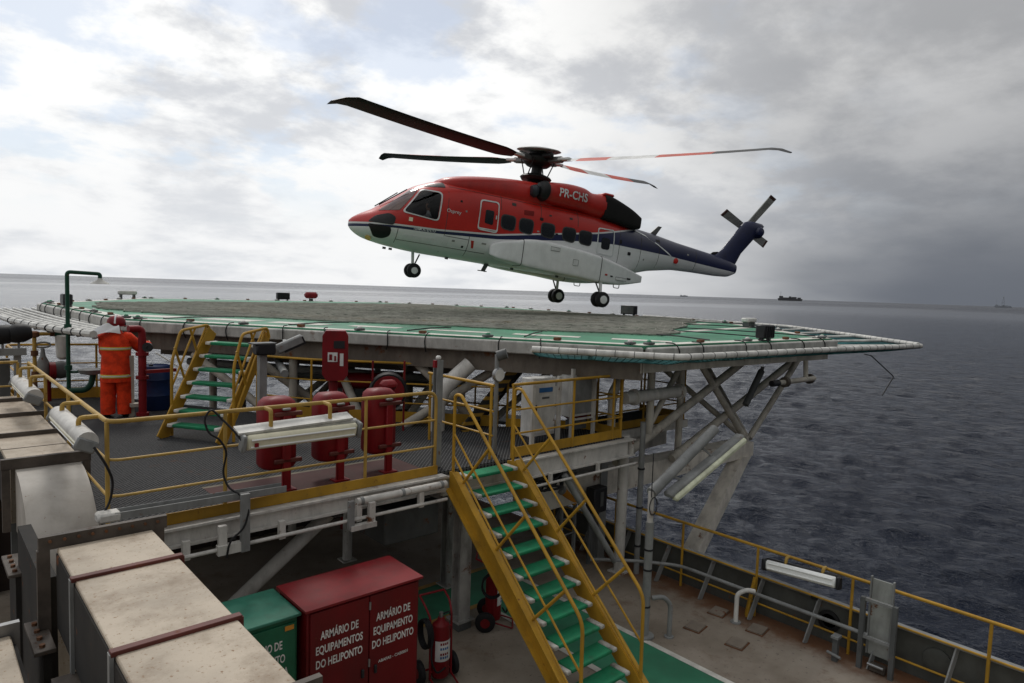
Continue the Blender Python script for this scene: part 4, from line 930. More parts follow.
# ------------------------------------------------------------------ ducts
def duct(label, x0, x1, y0, y1, zt, h, straps=(), flanges=(), seams=()):
    t = thing('air_duct', label, 'duct', (x0, y0, zt - h), 'cream metal air ducts')
    MB().box(((x0 + x1) / 2, (y0 + y1) / 2, zt - h / 2), (x1 - x0, y1 - y0, h), b=.008).build('casing', m_duct, t)
    side = MB().box((x0 - .004, (y0 + y1) / 2, zt - h / 2), (.012, y1 - y0 - .06, h - .06)); side.build('side_panel', mat('duct_side_dark', (.024, .022, .02), .85, rust=.2, dirt=.4), t)  # near-black panel laid over the left face of the cream casing
    for y in straps:
        MB().box(((x0 + x1) / 2, y, zt + .008), (x1 - x0 + .05, .055, .03), b=.004).build('strap', m_strap, t)
        MB().box((x0 - .02, y, zt - h / 2), (.022, .05, h + .02)).build('strap', m_grey, t); MB().box((x1 + .02, y, zt - h / 2), (.022, .05, h + .02)).build('strap', m_strap, t)
    for y in flanges:
        e = .055; fl = MB(); c = (x0 + x1) / 2
        fl.box((c, y, zt + e / 2), (x1 - x0 + 2 * e, .035, e)); fl.box((x0 - e / 2, y, zt - h / 2), (e, .035, h - .002)); fl.box((x1 + e / 2, y, zt - h / 2), (e, .035, h - .002)); fl.build('flange', m_flange, t)
    for y in seams: MB().box(((x0 + x1) / 2, y, zt + .002), (x1 - x0, .012, .006)).build('seam', m_flange, t)
    return t
ZD = 3.0
near = duct('near cream metal duct with two red brown straps running to the camera', .78, 1.42, 1.6, 5.80, ZD, .62, straps=(5.1, 3.95), flanges=())
fl = MB(); fl.box((1.10, 5.84, ZD + .04), (.86, .05, .10)).box((.70, 5.84, ZD - .36), (.08, .05, .70)).box((1.47, 5.84, ZD - .36), (.08, .05, .70)); fl.build('end_flange', m_flange, near)
for x in np.linspace(.74, 1.46, 9): MB().cyl((x, 5.80, ZD + .055), (x, 5.815, ZD + .055), .012, 6).build('bolt', m_rusty, near)
MB().box((1.10, 3.0, ZD + .03), (.78, .04, .07)).build('end_flange', m_flange, near)
far_ = duct('far cream metal duct with raised flanges running beside the left railing', .76, 1.40, 8.62, 13.6, ZD, .62, flanges=(10.15, 11.6, 13.0), seams=(9.45,))
MB().box((1.08, 8.57, ZD + .03), (.80, .06, .11)).build('end_flange', m_flange, far_); MB().box((.72, 8.57, ZD - .35), (.07, .06, .66)).build('end_flange', m_flange, far_); MB().box((1.44, 8.57, ZD - .35), (.07, .06, .66)).build('end_flange', m_flange, far_)
MB().box((1.08, 8.72, ZD + .012), (.72, .03, .02)).build('strap', m_strap, far_)
# elbow: turns down from the far duct
t = thing('duct_elbow', 'rounded cream duct elbow bending down between the two straight ducts', 'duct', (1.08, 8.0, 2.0), 'cream metal air ducts')
rr_, cyy, czz = 1.15, 8.54, ZD - 1.18; V = []; n = 16
for k in range(n + 1):
    a = math.pi / 2 * k / n; y, zz = cyy - rr_ * math.sin(a), czz + rr_ * math.cos(a); yi, zi = cyy - .5 * math.sin(a), czz + .5 * math.cos(a)
    V += [(.80, y, zz), (1.38, y, zz), (1.38, yi, zi), (.80, yi, zi)]
F = []
for k in range(n):
    for j in range(4): F.append((4 * k + j, 4 * k + (j + 1) % 4, 4 * k + 4 + (j + 1) % 4, 4 * k + 4 + j))
MB().add(V, F).build('bend', mat('duct_bend_paint', (.42, .39, .35), .55, var=.12, rust=.1, rs=24, dirt=.3, dirtc=(.2, .17, .13)), t)
MB().box((1.09, 7.72, 1.2), (.58, .65, 1.2), b=.008).build('drop', m_duct, t)
for y, zz in ((7.35, 2.38), (5.75, 2.38)):
    bt = MB().box((.66, y, zz), (.13, .55, .03), b=.004).build('bolted_flange', m_flange, t)
    for k in range(4): MB().cyl((.65, y - .2 + k * .13, zz + .015), (.65, y - .2 + k * .13, zz + .035), .02, 6).build('bolt', m_rusty, bt)
    MB().box((.675, y, zz - .5), (.05, .5, .95)).build('flange_web', MATS['duct_side_dark'], t)
MB().box((.74, 6.6, 1.9), (.1, 1.4, 1.7)).build('side_panel', MATS['duct_side_dark'], t)
t = thing('air_duct', 'cream duct with steel end flange at the bottom left corner', 'duct', (.2, 3.4, 2.2), 'cream metal air ducts')
MB().box((.07, 3.6, 2.17), (.84, 4.3, .56), b=.008).build('casing', m_duct, t); MB().box((.07, 5.78, 2.22), (.95, .05, .62)).build('flange', m_steel, t)
MB().box((.505, 3.6, 1.75), (.03, 4.2, 1.3)).build('side_panel', MATS['duct_side_dark'], t)
MB().box((.72, 5.0, 2.36), (.16, .2, .03)).build('support_bracket', m_flange, near)
for y in (2.4, 5.2): 
    for x in (.85, 1.35): MB().bar((x, y, 0), (x, y, 2.37), .08, .08).build('support_leg', m_dgrey, near)
for y in (9.2, 12.8):
    for x in (.85, 1.32): MB().bar((x, y, 0), (x, y, 2.37), .08, .08).build('support_leg', m_dgrey, far_)
for y in (2.6, 4.8): MB().bar((.1, y, 0), (.1, y, 1.89), .08, .08).build('support_leg', m_dgrey, t)

# ------------------------------------------------------------------ lettered cabinets
t = thing('equipment_cabinet', 'red steel equipment cabinet with white lettering on both doors', 'cabinet', (3.56, 6.35, 0))
cx0, cx1, cy0, cy1, H = 2.85, 4.16, 6.05, 6.70, 1.8
MB().box(((cx0 + cx1) / 2, (cy0 + cy1) / 2, H / 2 + .02), (cx1 - cx0, cy1 - cy0, H - .06), b=.006).build('body', m_redcab, t)
MB().add([(cx0 - .03, cy0 - .04, H - .012), (cx1 + .03, cy0 - .04, H - .012), (cx1 + .03, cy1 + .02, H - .012), (cx0 - .03, cy1 + .02, H - .012), (cx0 - .03, cy0 - .04, H + .012), (cx1 + .03, cy0 - .04, H + .012), (cx1 + .03, cy1 + .02, H + .02), (cx0 - .03, cy1 + .02, H + .02)],
         [(3, 2, 1, 0), (4, 5, 6, 7), (0, 1, 5, 4), (1, 2, 6, 5), (2, 3, 7, 6), (3, 0, 4, 7)]).build('top_lid', mat('red_lid_paint', (.20, .010, .014), .5, var=.15, dirt=.3), t)
mid = (cx0 + cx1) / 2 + .03
for a, b, lines in ((cx0 + .03, mid - .006, ['ARMÁRIO DE', 'EQUIPAMENTOS', 'DO HELIPONTO']), (mid + .006, cx1 - .03, ['ARMÁRIO DE', 'EQUIPAMENTO', 'DO HELIPONTO'])):
    d = MB().box(((a + b) / 2, cy0 - .012, H / 2 + .02), (b - a, .022, H - .12), b=.004).build('door', m_redcab, t)
    for i, s_ in enumerate(lines):
        text_mesh(s_, .118, 'lettering', m_text, d, lambda u, v, i=i, c=(a + b) / 2 - .01: (c + u, cy0 - .0262, H - .33 - i * .145 + v), bold=.022, align='CENTER', sx=.60)
    if lines[1] == 'EQUIPAMENTO': text_mesh('ABAFAE - CAB0001', .045, 'lettering', m_text, d, lambda u, v, c=(a + b) / 2: (c + u, cy0 - .0262, H - .80 + v), align='CENTER', bold=.02)
    MB().box((b - .07 if b < mid else a + .07, cy0 - .03, .95), (.03, .03, .09), b=.006).build('handle', m_blk2, d)
for zz in (.35, 1.0, 1.62): MB().cyl((mid, cy0 - .028, zz), (mid, cy0 - .028, zz + .08), .012, 8).build('padlock_hasp', m_steel, t)
t = thing('equipment_cabinet', 'green steel cabinet with white lettering beside the red cabinet', 'cabinet', (2.6, 6.5, 0))
gx0, gx1, gy0, gy1, H2 = 2.26, 2.80, 6.16, 6.80, 1.74
MB().box(((gx0 + gx1) / 2, (gy0 + gy1) / 2, H2 / 2), (gx1 - gx0, gy1 - gy0, H2 - .02), b=.006).build('body', m_greencab, t)
MB().box(((gx0 + gx1) / 2, (gy0 + gy1) / 2 - .01, H2 + .006), (gx1 - gx0 + .06, gy1 - gy0 + .06, .03), b=.006).build('top_lid', mat('green_lid_paint', (.045, .19, .13), .5, var=.15, dirt=.35), t)
d = MB().box(((gx0 + gx1) / 2, gy0 - .012, H2 / 2), (gx1 - gx0 - .05, .02, H2 - .12), b=.004).build('door', m_greencab, t)
for i, s_ in enumerate(('ARMÁRIO DE', 'EQUIPAMENTO', 'LADA')):
    text_mesh(s_, .118, 'lettering', m_text, d, lambda u, v, i=i: (gx1 - .16 + .03 * i + u, gy0 - .0255, H2 - .29 - i * .14 + v), bold=.022, align='RIGHT', sx=.55)
MB().box((gx1 - .09, gy0 - .025, H2 - .1), (.09, .006, .045)).build('sticker', m_amber, d)

# ------------------------------------------------------------------ wheeled extinguishers
def trolley(loc, rz, label, hose_side):
    t = thing('extinguisher_trolley', label, 'extinguisher', (0, 0, 0), 'wheeled fire extinguishers'); m = m_red
    MB().lathe([(.02, .1), (.12, .12), (.135, .16), (.135, .80), (.12, .88), (.06, .93), (.045, .98)], n=20).build('cylinder', m, t)
    MB().cyl((0, 0, .98), (0, 0, 1.05), .03).build('valve', m_steel, t); MB().tube([(.03, 0, 1.02), (.1, -.05, 1.06), (.12, -.06, 1.0)], .012, 6).build('lever', m_blk2, t)
    V = []; n = 10
    for k in range(n + 1):
        a = R(-150 + 120 * k / n); V += [(.138 * math.cos(a), .138 * math.sin(a), .38), (.138 * math.cos(a), .138 * math.sin(a), .68)]
    lb = MB().add(V, [(2 * k, 2 * k + 2, 2 * k + 3, 2 * k + 1) for k in range(n)]).build('paper_label', m_sign, t)
    for zz, w in ((.62, .06), (.55, .085), (.47, .07), (.42, .085)):
        mb = MB()
        for k in range(4):
            a, b = R(-118 + 14 * k), R(-108 + 14 * k)
            mb.add([(.1395 * math.cos(a), .1395 * math.sin(a), zz), (.1395 * math.cos(b), .1395 * math.sin(b), zz), (.1395 * math.cos(b), .1395 * math.sin(b), zz + .035), (.1395 * math.cos(a), .1395 * math.sin(a), zz + .035)], [(0, 1, 2, 3)])
        mb.build('label_print', m_signblue if zz in (.55, .42) else m_red, lb)
    for s_ in (-1, 1):
        MB().tube(fillet([(s_ * .17, -.02, .10), (s_ * .17, .0, 1.0), (s_ * .2, .12, 1.14), (s_ * .2, .3, 1.22)], .06), .016, 8).build('frame_tube', m, t)
        MB().lathe([(.02, -.045), (.13, -.045), (.165, -.03), (.17, 0), (.165, .03), (.13, .045), (.02, .045)], (s_ * .27, .12, .17), (1, 0, 0), 22).build('wheel', m_black, t)
        MB().lathe([(.02, -.05), (.08, -.05), (.08, .05), (.02, .05)], (s_ * .27, .12, .17), (1, 0, 0), 14).build('hub', m, t)
    MB().cyl((-.2, .3, 1.22), (.2, .3, 1.22), .016).build('handle', m, t); MB().cyl((-.3, .12, .17), (.3, .12, .17), .015).build('axle', m, t)
    for zz in (.2, .82): MB().cyl((-.17, -.01, zz), (.17, -.01, zz), .014).build('cross_bar', m, t)
    MB().tube(fillet([(-.17, -.02, .12), (-.17, -.34, .03), (.17, -.34, .03), (.17, -.02, .12)], .05), .014, 8).build('foot_frame', m, t)
    for k in range(4):
        MB().tube([(hose_side * (.20 + .022 * k), .02 + .17 * math.cos(a), .78 + .2 * math.sin(a)) for a in np.linspace(0, 2 * math.pi, 21)[:-1]], .015, 6, closed=True).build('hose_coil', m_black, t)
    MB().tube(fillet([(hose_side * .22, -.15, .78), (hose_side * .28, -.26, .5), (hose_side * .16, -.22, .28), (0, -.16, .3)], .15), .014, 6).build('hose', m_black, t)
    t.rotation_euler = (0, 0, rz); t.location = loc; t.scale = (.88, .88, .88); return t
trolley((4.93, 6.66, 0), R(-8), 'red wheeled extinguisher with white label beside the red cabinet', -1)
trolley((6.42, 7.38, 0), R(48), 'red wheeled extinguisher with black hose coil behind the stair stringer', -1)

# ------------------------------------------------------------------ lower deck right: bulwark and fittings
t = thing('bulwark', 'low dark steel bulwark with slanted stiffeners along the ship side', 'bulwark', (9.98, 2, 0))
MB().box((9.99, 3.0, .31), (.03, 14.0, .60)).build('plate', m_bulwark, t); MB().box((9.96, 3.0, .625), (.12, 14.0, .03), b=.005).build('cap_rail', m_grey, t)
for y in np.arange(-2.95, 9.8, .88): MB().bar((9.66, y + .06, .0), (9.94, y, .60), .02, .09).build('stiffener', m_grey, t)
MB().lathe([(.16, 0), (.16, .02), (.11, .03), (.1, .0)], (9.973, 3.95, .32), (-1, 0, 0), 18).build('port_ring', m_black, t); MB().lathe([(.17, 0), (.17, .02), (.13, .03), (.02, .03)], (9.973, 2.55, .33), (-1, 0, 0), 18).build('port_ring', m_bulwark, t)
MB().box((9.9, 4.15, .62), (.06, .1, .06), b=.01).build('cleat', m_black, t)
t = thing('low_pipe_rail', 'grey pipe rail running inboard along the bulwark', 'pipe rail', (9.62, 6.2, 0))
MB().tube(fillet([(8.6, 7.4, .46), (9.2, 6.86, .46), (9.62, 6.3, .46), (9.62, 5.0, .47), (9.64, 3.3, .48)], .2), .028, 10).build('pipe', m_grey, t)
railing('yellow railing along the bulwark above the sea', [(9.86, 9.6, 0), (9.86, -2.5, 0)], m_yellow, h=1.12, mids=(.66, .22), posts=[(9.86, y, 0) for y in (9.5, 7.9, 6.42, 5.05, 3.62, 1.98, .4, -1.2)], toe=0)
t = thing('rail_support', 'yellow slanted rail support at the bulwark', 'support', (9.7, 5.1, 0))
MB().bar((9.72, 5.1, 0), (9.84, 5.06, .62), .05, .02).build('strut', m_yellow, t); MB().bar((9.78, 5.16, 0), (9.84, 5.08, .62), .05, .02).build('strut', m_yellow, t)
t = thing('bent_vent_pipe', 'white bent vent pipe rising from the rusty deck plates', 'vent pipe', (9.55, 5.1, 0))
MB().tube(fillet([(9.42, 5.12, 0), (9.42, 5.12, .46), (9.5, 5.0, .54), (9.58, 4.92, .52)], .08), .035, 10).build('pipe', m_nose, t); MB().cyl((9.42, 5.12, 0), (9.42, 5.12, .02), .08).build('base', m_grey, t)
t = thing('bent_vent_pipe', 'grey bent pipe beside the foot of the light mast', 'vent pipe', (8.2, 5.5, 0))
MB().tube(fillet([(7.98, 5.66, .6), (8.12, 5.56, .62), (8.22, 5.5, .5), (8.22, 5.5, 0)], .1), .035, 10).build('pipe', m_grey, t); MB().cyl((8.22, 5.5, 0), (8.22, 5.5, .02), .07).build('base', m_grey, t)
for i, (x, y) in enumerate(((9.5, 5.46), (8.78, 5.42), (9.46, 4.78), (8.84, 4.76))):
    t = thing('deck_pad_plate', ['rusty pad plate nearest the white bent vent pipe', 'rusty pad plate nearest the light mast', 'rusty pad plate nearest the bulwark stiffeners', 'pale pad plate nearest the camera on the open deck'][i], 'plate', (x, y, 0), 'square steel pads on the deck')
    MB().box((x, y, .018), (.27, .23, .034), Matrix.Rotation(R(8), 3, 'Z'), .006).build('plate', mat('pad_paint', (.21, .175, .14), .6, rust=.3), t)
    MB().box((x, y, .006), (.31, .265, .008), Matrix.Rotation(R(8), 3, 'Z')).build('weld_stain', m_rusty, t)
t = thing('folded_gangway_gate', 'grey sheet metal gate panel in a tube frame at the bulwark', 'gate', (9.65, 3.2, 0))
MB().box((9.74, 3.19, .72), (.025, .26, 1.06), b=.004).build('panel', mat('panel_grey', (.30, .31, .29), .5, rust=.2, dirt=.35), t)
for y in (3.05, 3.33): MB().box((9.725, y, .74), (.05, .02, 1.08)).build('panel_lip', m_grey, t)
for y in (3.38, 2.98): MB().box((9.62, y, .5), (.06, .06, 1.0)).build('frame_post', m_dgrey, t)
for zz in (.98, .46): MB().box((9.62, 3.18, zz), (.045, .36, .04)).build('frame_bar', m_grey, t)
MB().box((9.66, 3.15, .07), (.10, .2, .10), b=.01).build('foot_bracket', m_flange, t); MB().cyl((9.58, 3.06, .12), (9.58, 3.26, .12), .02).build('bolt', m_steel, t)
t = thing('mooring_post', 'small rusty grey post with crossbar left of the gate panel', 'post', (9.5, 3.7, 0))
MB().box((9.52, 3.66, .17), (.07, .07, .34)).build('post', m_dgrey, t); MB().box((9.52, 3.66, .35), (.14, .1, .03)).build('cap', m_grey, t); MB().cyl((9.45, 3.56, .1), (9.5, 3.76, .1), .02).build('bar', m_grey, t)
# clutter right of the stairs under the mezzanine
t = thing('junction_box', 'black junction box on a grey stand under the mezzanine', 'junction box', (8.75, 7.6, 0))
MB().box((9.28, 7.9, 1.26), (.36, .22, .46), b=.02).build('box', m_blk2, t); MB().box((9.28, 8.03, .55), (.08, .04, 1.1)).build('stand', m_dgrey, t); MB().box((9.3, 7.785, 1.28), (.08, .01, .26)).build('cover_plate', m_dgrey, t)
t = thing('work_lamp', 'amber glass lamp under the mezzanine right of the stairs', 'lamp', (7.9, 7.6, 1.6))
MB().cyl((8.68, 8.2, 1.45), (9.02, 8.2, 1.18), .075, 12).build('lens', m_amber, t); MB().cyl((8.62, 8.2, 1.50), (8.69, 8.2, 1.44), .085, 12).build('cap', m_grey, t); MB().tube([(8.63, 8.2, 1.5), (8.63, 8.2, 2.2)], .015, 6).build('hanger', m_grey, t)
t = thing('grey_hose_pipe', 'grey inclined pipe behind the right stair handrail', 'pipe', (7.4, 6.6, 1.2))
MB().cyl((7.66, 7.2, 2.12), (8.7, 6.95, .55), .05, 10).build('pipe', m_grey, t)
t = thing('cable_bundle', 'tangle of black cables under the mezzanine edge right of the stairs', 'cables', (7.3, 7.3, 2.0))
for k in range(9):
    pts = [(6.9 + .1 * k * rng.random(), 7.3 + .2 * rng.random(), 2.12), (7.0 + .5 * rng.random(), 7.15 + .15 * rng.random(), 1.9 + .15 * rng.random()), (7.4 + .3 * rng.random(), 7.2, 1.9 + .2 * rng.random()), (7.7, 7.3 + .2 * rng.random(), 2.12)]
    MB().tube(fillet(pts, .2, 5), .018, 6).build('cable', m_black, t)
t = thing('service_ladder', 'grey steel ladder under the mezzanine left of the thick column', 'ladder', (8.9, 8.4, 0))
for x in (8.8, 9.15): MB().box((x, 8.3, 1.1), (.05, .05, 2.2)).build('rail', m_grey, t)
for zz in np.arange(.25, 2.1, .3): MB().cyl((8.8, 8.3, zz), (9.15, 8.3, zz), .014).build('rung', m_grey, t)

# ------------------------------------------------------------------ firefighter
def person():
    loc = vec((2.76, 13.62, 2.504)); yaw = R(-20)
    t = thing('person', 'person in orange fire suit and red helmet with white neck cloth, seen from behind', 'person', loc)
    # local frame: x right, y forward
    J = {'pel': ((0, 0, .95), .15), 'abd': ((0, .02, 1.12), .14), 'che': ((0, .03, 1.33), .15), 'nec': ((0, .06, 1.50), .065), 'hed': ((0, .10, 1.62), .10), 'top': ((0, .11, 1.70), .07),
         'ls': ((-.17, .03, 1.42), .07), 'le': ((-.19, .14, 1.16), .055), 'lw': ((-.12, .36, 1.10), .04), 'rs': ((.18, .03, 1.42), .07), 're': ((.40, .16, 1.20), .055), 'rw': ((.46, .40, 1.26), .04),
         'lh': ((-.1, 0, .88), .1), 'lk': ((-.12, .03, .5), .07), 'la': ((-.13, -.02, .1), .05), 'lt': ((-.14, .14, .04), .04), 'rh': ((.1, 0, .88), .1), 'rk': ((.12, .05, .5), .07), 'ra': ((.13, 0, .1), .05), 'rt': ((.16, .16, .04), .04),
         'nose': ((0, .215, 1.605), .016)}
    names = list(J); E = [('pel', 'abd'), ('abd', 'che'), ('che', 'nec'), ('nec', 'hed'), ('hed', 'top'), ('hed', 'nose'), ('che', 'ls'), ('ls', 'le'), ('le', 'lw'), ('che', 'rs'), ('rs', 're'), ('re', 'rw'),
                          ('pel', 'lh'), ('lh', 'lk'), ('lk', 'la'), ('la', 'lt'), ('pel', 'rh'), ('rh', 'rk'), ('rk', 'ra'), ('ra', 'rt')]
    for sd_, w, hd in (('l', 'lw', -1), ('r', 'rw', 1)):
        pw = vec(J[w][0]); pe = vec(J[sd_ + 'e'][0]); d = (pw - pe).normalized(); s_ = vec((1, 0, 0)) * hd; palm = pw + d * .07
        J[sd_ + 'p'] = (tuple(palm), .036); names.append(sd_ + 'p'); E.append((w, sd_ + 'p'))
        for k in range(4):
            b0 = palm + vec((0, 0, .03 - .02 * k)) + d * .03; b1 = b0 + d * (.045 - .005 * abs(k - 1)) + vec((-.02 * hd, 0, 0)); b2 = b1 + d * .012 + vec((-.03 * hd, 0, -.005))
            for q, pp in ((0, b0), (1, b1), (2, b2)): J[f'{sd_}f{k}{q}'] = (tuple(pp), .0095); names.append(f'{sd_}f{k}{q}')
            E += [(sd_ + 'p', f'{sd_}f{k}0'), (f'{sd_}f{k}0', f'{sd_}f{k}1'), (f'{sd_}f{k}1', f'{sd_}f{k}2')]
        tb_ = pw + d * .05 + vec((-.03 * hd, 0, .03)); t2 = tb_ + d * .04 + vec((-.02 * hd, 0, .012))
        for q, pp in ((0, tb_), (1, t2)): J[f'{sd_}t{q}'] = (tuple(pp), .0105); names.append(f'{sd_}t{q}')
        E += [(sd_ + 'p', f'{sd_}t0'), (f'{sd_}t0', f'{sd_}t1')]
    me = bpy.data.meshes.new('body'); me.from_pydata([J[n][0] for n in names], [(names.index(a), names.index(b)) for a, b in E], []); o = bpy.data.objects.new('body_tmp', me); COL.objects.link(o)
    sk = o.modifiers.new('s', 'SKIN'); sk.use_smooth_shade = True
    for i, n_ in enumerate(names):
        sv = me.skin_vertices[0].data[i]; sv.radius = (J[n_][1], J[n_][1]); sv.use_root = (i == 0)
    o.modifiers.new('u', 'SUBSURF').levels = 1
    bpy.context.view_layer.update(); me2 = bpy.data.meshes.new_from_object(o.evaluated_get(bpy.context.evaluated_depsgraph_get())); bpy.data.objects.remove(o)
    me2.name = 'body'; me2.materials.clear(); me2.materials.append(m_skin); b = bpy.data.objects.new('body', me2); COL.objects.link(b); b.parent = t
    def loc_build(mb, name, m, par=t, sharp=60):
        mb.v = [tuple(vec(v) + loc) for v in mb.v]; return mb.build(name, m, par, sharp=sharp)
    def loft(secs, n=22, sq=2.6):
        V = []; F = []
        for i, (cx_, cy_, zz, a, bb) in enumerate(secs):
            for k in range(n):
                an = 2 * math.pi * k / n; ca, sa = math.cos(an), math.sin(an); sc = (abs(ca) ** sq + abs(sa) ** sq) ** (-1 / sq)
                w = 1 + .035 * math.sin(5 * an + zz * 17) + .02 * math.sin(9 * an - zz * 31)
                V.append((cx_ * (.9 if cx_ else 1) + a * (.84 if cx_ == 0 else 1) * ca * sc * w, cy_ + bb * sa * sc * w, zz))
        for i in range(len(secs) - 1):
            for k in range(n): F.append((i * n + k, i * n + (k + 1) % n, (i + 1) * n + (k + 1) % n, (i + 1) * n + k))
        F.append(tuple((len(secs) - 1) * n + k for k in range(n))); F.append(tuple(range(n - 1, -1, -1)))
        return MB().add(V, F)
    jk = loc_build(loft([(0, .0, .64, .285, .205), (0, .0, .70, .285, .205), (0, .0, .8, .275, .2), (0, .01, .95, .265, .19), (0, .02, 1.1, .27, .19), (0, .03, 1.28, .285, .19), (0, .03, 1.38, .275, .175), (0, .04, 1.46, .22, .15), (0, .05, 1.51, .13, .11), (0, .06, 1.55, .09, .09)]), 'jacket', m_orange)
    loc_build(loft([(0, .0, .722, .294, .214), (0, .0, .775, .288, .21)]), 'reflective_band', m_hiviz, jk); loc_build(loft([(0, .0, .740, .298, .218), (0, .0, .758, .295, .215)]), 'reflective_strip', m_silver, jk)
    loc_build(loft([(0, .025, 1.21, .288, .2), (0, .03, 1.26, .294, .2)]), 'reflective_band', m_hiviz, jk); loc_build(loft([(0, .027, 1.227, .294, .205), (0, .03, 1.244, .297, .205)]), 'reflective_strip', m_silver, jk)
    for sg in ('l', 'r'):
        a, bb, c = (vec(J[sg + 's'][0]) + vec((0, 0, -.01)), vec(J[sg + 'e'][0]), vec(J[sg + 'w'][0]))
        pts = [a - vec(((.07 if sg == 'r' else -.07), 0, -.02)), a, lerp(a, bb, .5), bb, lerp(bb, c, .5), c]
        loc_build(MB().tube(pts, [.1, .115, .10, .095, .085, .075], 14), 'sleeve', m_orange, jk)
        s_ = 1 if sg == 'r' else -1
        loc_build(loft([(s_ * .145, .0, .06, .115, .13), (s_ * .142, .0, .2, .115, .12), (s_ * .138, .02, .45, .125, .13), (s_ * .125, .01, .7, .135, .16), (s_ * .11, .0, .9, .13, .17)], 16, 2.3), 'trouser_leg', m_orange)
        loc_build(MB().box((s_ * .145, .06, .05), (.12, .30, .10), b=.04), 'boot', m_black)
    loc_build(MB().lathe([(.135, 0), (.15, .02), (.152, .06), (.14, .12), (.10, .165), (.04, .185), (.002, .188)], (0, .10, 1.62), n=22), 'helmet', m_red)
    hl_ = [c for c in t.children if c.name.startswith('helmet')][0]
    loc_build(MB().tube([(0, .10 + .155 * math.cos(a), 1.66 + .150 * math.sin(a)) for a in np.linspace(R(10), R(175), 14)], .016, 6), 'helmet_ridge', m_cloth, hl_)
    for s_ in (-1, 1): loc_build(MB().box((s_ * .138, .09, 1.65), (.03, .09, .09), b=.02), 'ear_cover', m_hiviz if s_ < 0 else m_blk2, hl_)
    loc_build(MB().lathe([(.165, 0), (.17, .01), (.15, .025)], (0, .115, 1.62), n=22), 'brim', m_red, hl_)
    # neck cloth blowing to the left
    V = []; F = []; nu, nv = 8, 6
    for i in range(nu):
        for j in range(nv):
            u, v = i / (nu - 1), j / (nv - 1)
            a = R(-155 + 95 * u); x = .15 * math.cos(a) * (1 + .55 * v) - .20 * v * (1 - u) - .02; y = .08 + .15 * math.sin(a) * (1 + .6 * v); V.append((x, y, 1.655 - .19 * v + .03 * math.sin(6 * u + 4 * v) + .05 * v * u))
    F = [(i * nv + j, i * nv + j + 1, (i + 1) * nv + j + 1, (i + 1) * nv + j) for i in range(nu - 1) for j in range(nv - 1)]
    V2 = [(x, y - .006, zz) for x, y, zz in V]; n0 = len(V)
    loc_build(MB().add(V + V2, F + [tuple(n0 + q for q in f[::-1]) for f in F]), 'neck_cloth', m_cloth)
    t.rotation_euler = (0, 0, yaw); return t
person()

# ------------------------------------------------------------------ helicopter (x aft, y to its right, z up)
HE = thing('helicopter', 'red white and blue twin engine helicopter hovering nose up over the helideck', 'helicopter', (0, 0, 0))
def rotm(yaw, pit, rol): return Matrix.Rotation(yaw, 3, 'Z') @ Matrix.Rotation(pit, 3, 'Y') @ Matrix.Rotation(rol, 3, 'X')
ST = np.array([  # x, z bottom, z top, half width, exponent
 (-.06, 1.24, 1.42, .04, 2.0), (.02, 1.13, 1.52, .20, 2.1), (.15, 1.05, 1.62, .36, 2.2), (.35, .96, 1.74, .54, 2.2), (.61, .90, 1.88, .70, 2.25), (1.0, .84, 2.19, .86, 2.3), (1.54, .79, 2.63, .99, 2.45),
 (1.84, .77, 2.84, 1.04, 2.5), (2.38, .755, 3.08, 1.10, 2.7), (2.8, .755, 3.15, 1.13, 2.9), (3.6, .76, 3.17, 1.15, 3.2), (5.0, .76, 3.18, 1.15, 3.4), (7.0, .76, 3.18, 1.15, 3.4), (8.3, .78, 3.16, 1.13, 3.2), (9.2, .90, 3.10, 1.05, 2.9),
 (10.2, 1.18, 3.0, .86, 2.6), (11.3, 1.50, 2.93, .62, 2.4), (12.5, 1.72, 2.80, .42, 2.3), (13.5, 1.77, 2.72, .34, 2.2), (14.7, 1.80, 2.62, .28, 2.2), (15.4, 1.86, 2.55, .22, 2.2), (15.78, 2.05, 2.42, .10, 2.1)])
def prof(x): return [np.interp(x, ST[:, 0], ST[:, k]) for k in range(1, 5)]
xs_f = np.linspace(-.06, 15.78, 190); raw = np.array([prof(x) for x in xs_f])
ker = np.array([1, 3, 5, 3, 1.]) / 13; sm = np.stack([np.convolve(np.pad(raw[:, k], 2, 'edge'), ker, 'valid') for k in range(4)], 1); sm[0], sm[-1] = raw[0], raw[-1]
def prf(x): return [float(np.interp(x, xs_f, sm[:, k])) for k in range(4)]
def surf_y(x, z, off=0.0):
    zb, zt_, hw, e = prf(x); zc_, h = (zb + zt_) / 2, (zt_ - zb) / 2; u = min(.999, abs(z - zc_) / h)
    return -(hw * (1 - u ** e) ** (1 / e)) - off
WT = np.array([(-.1, 1.36), (1.16, 1.475), (2.56, 1.53), (4.5, 1.71), (5.5, 1.90), (8.2, 2.40), (9.15, 2.63), (10.0, 2.85), (10.25, 3.02), (10.5, 4.6), (20, 4.6)])
BB = np.array([(-.1, 1.22), (1.16, 1.345), (2.56, 1.39), (4.5, 1.54), (5.5, 1.69), (8.2, 2.08), (9.2, 2.13), (11.95, 2.18), (14.66, 2.10), (16, 2.08)])
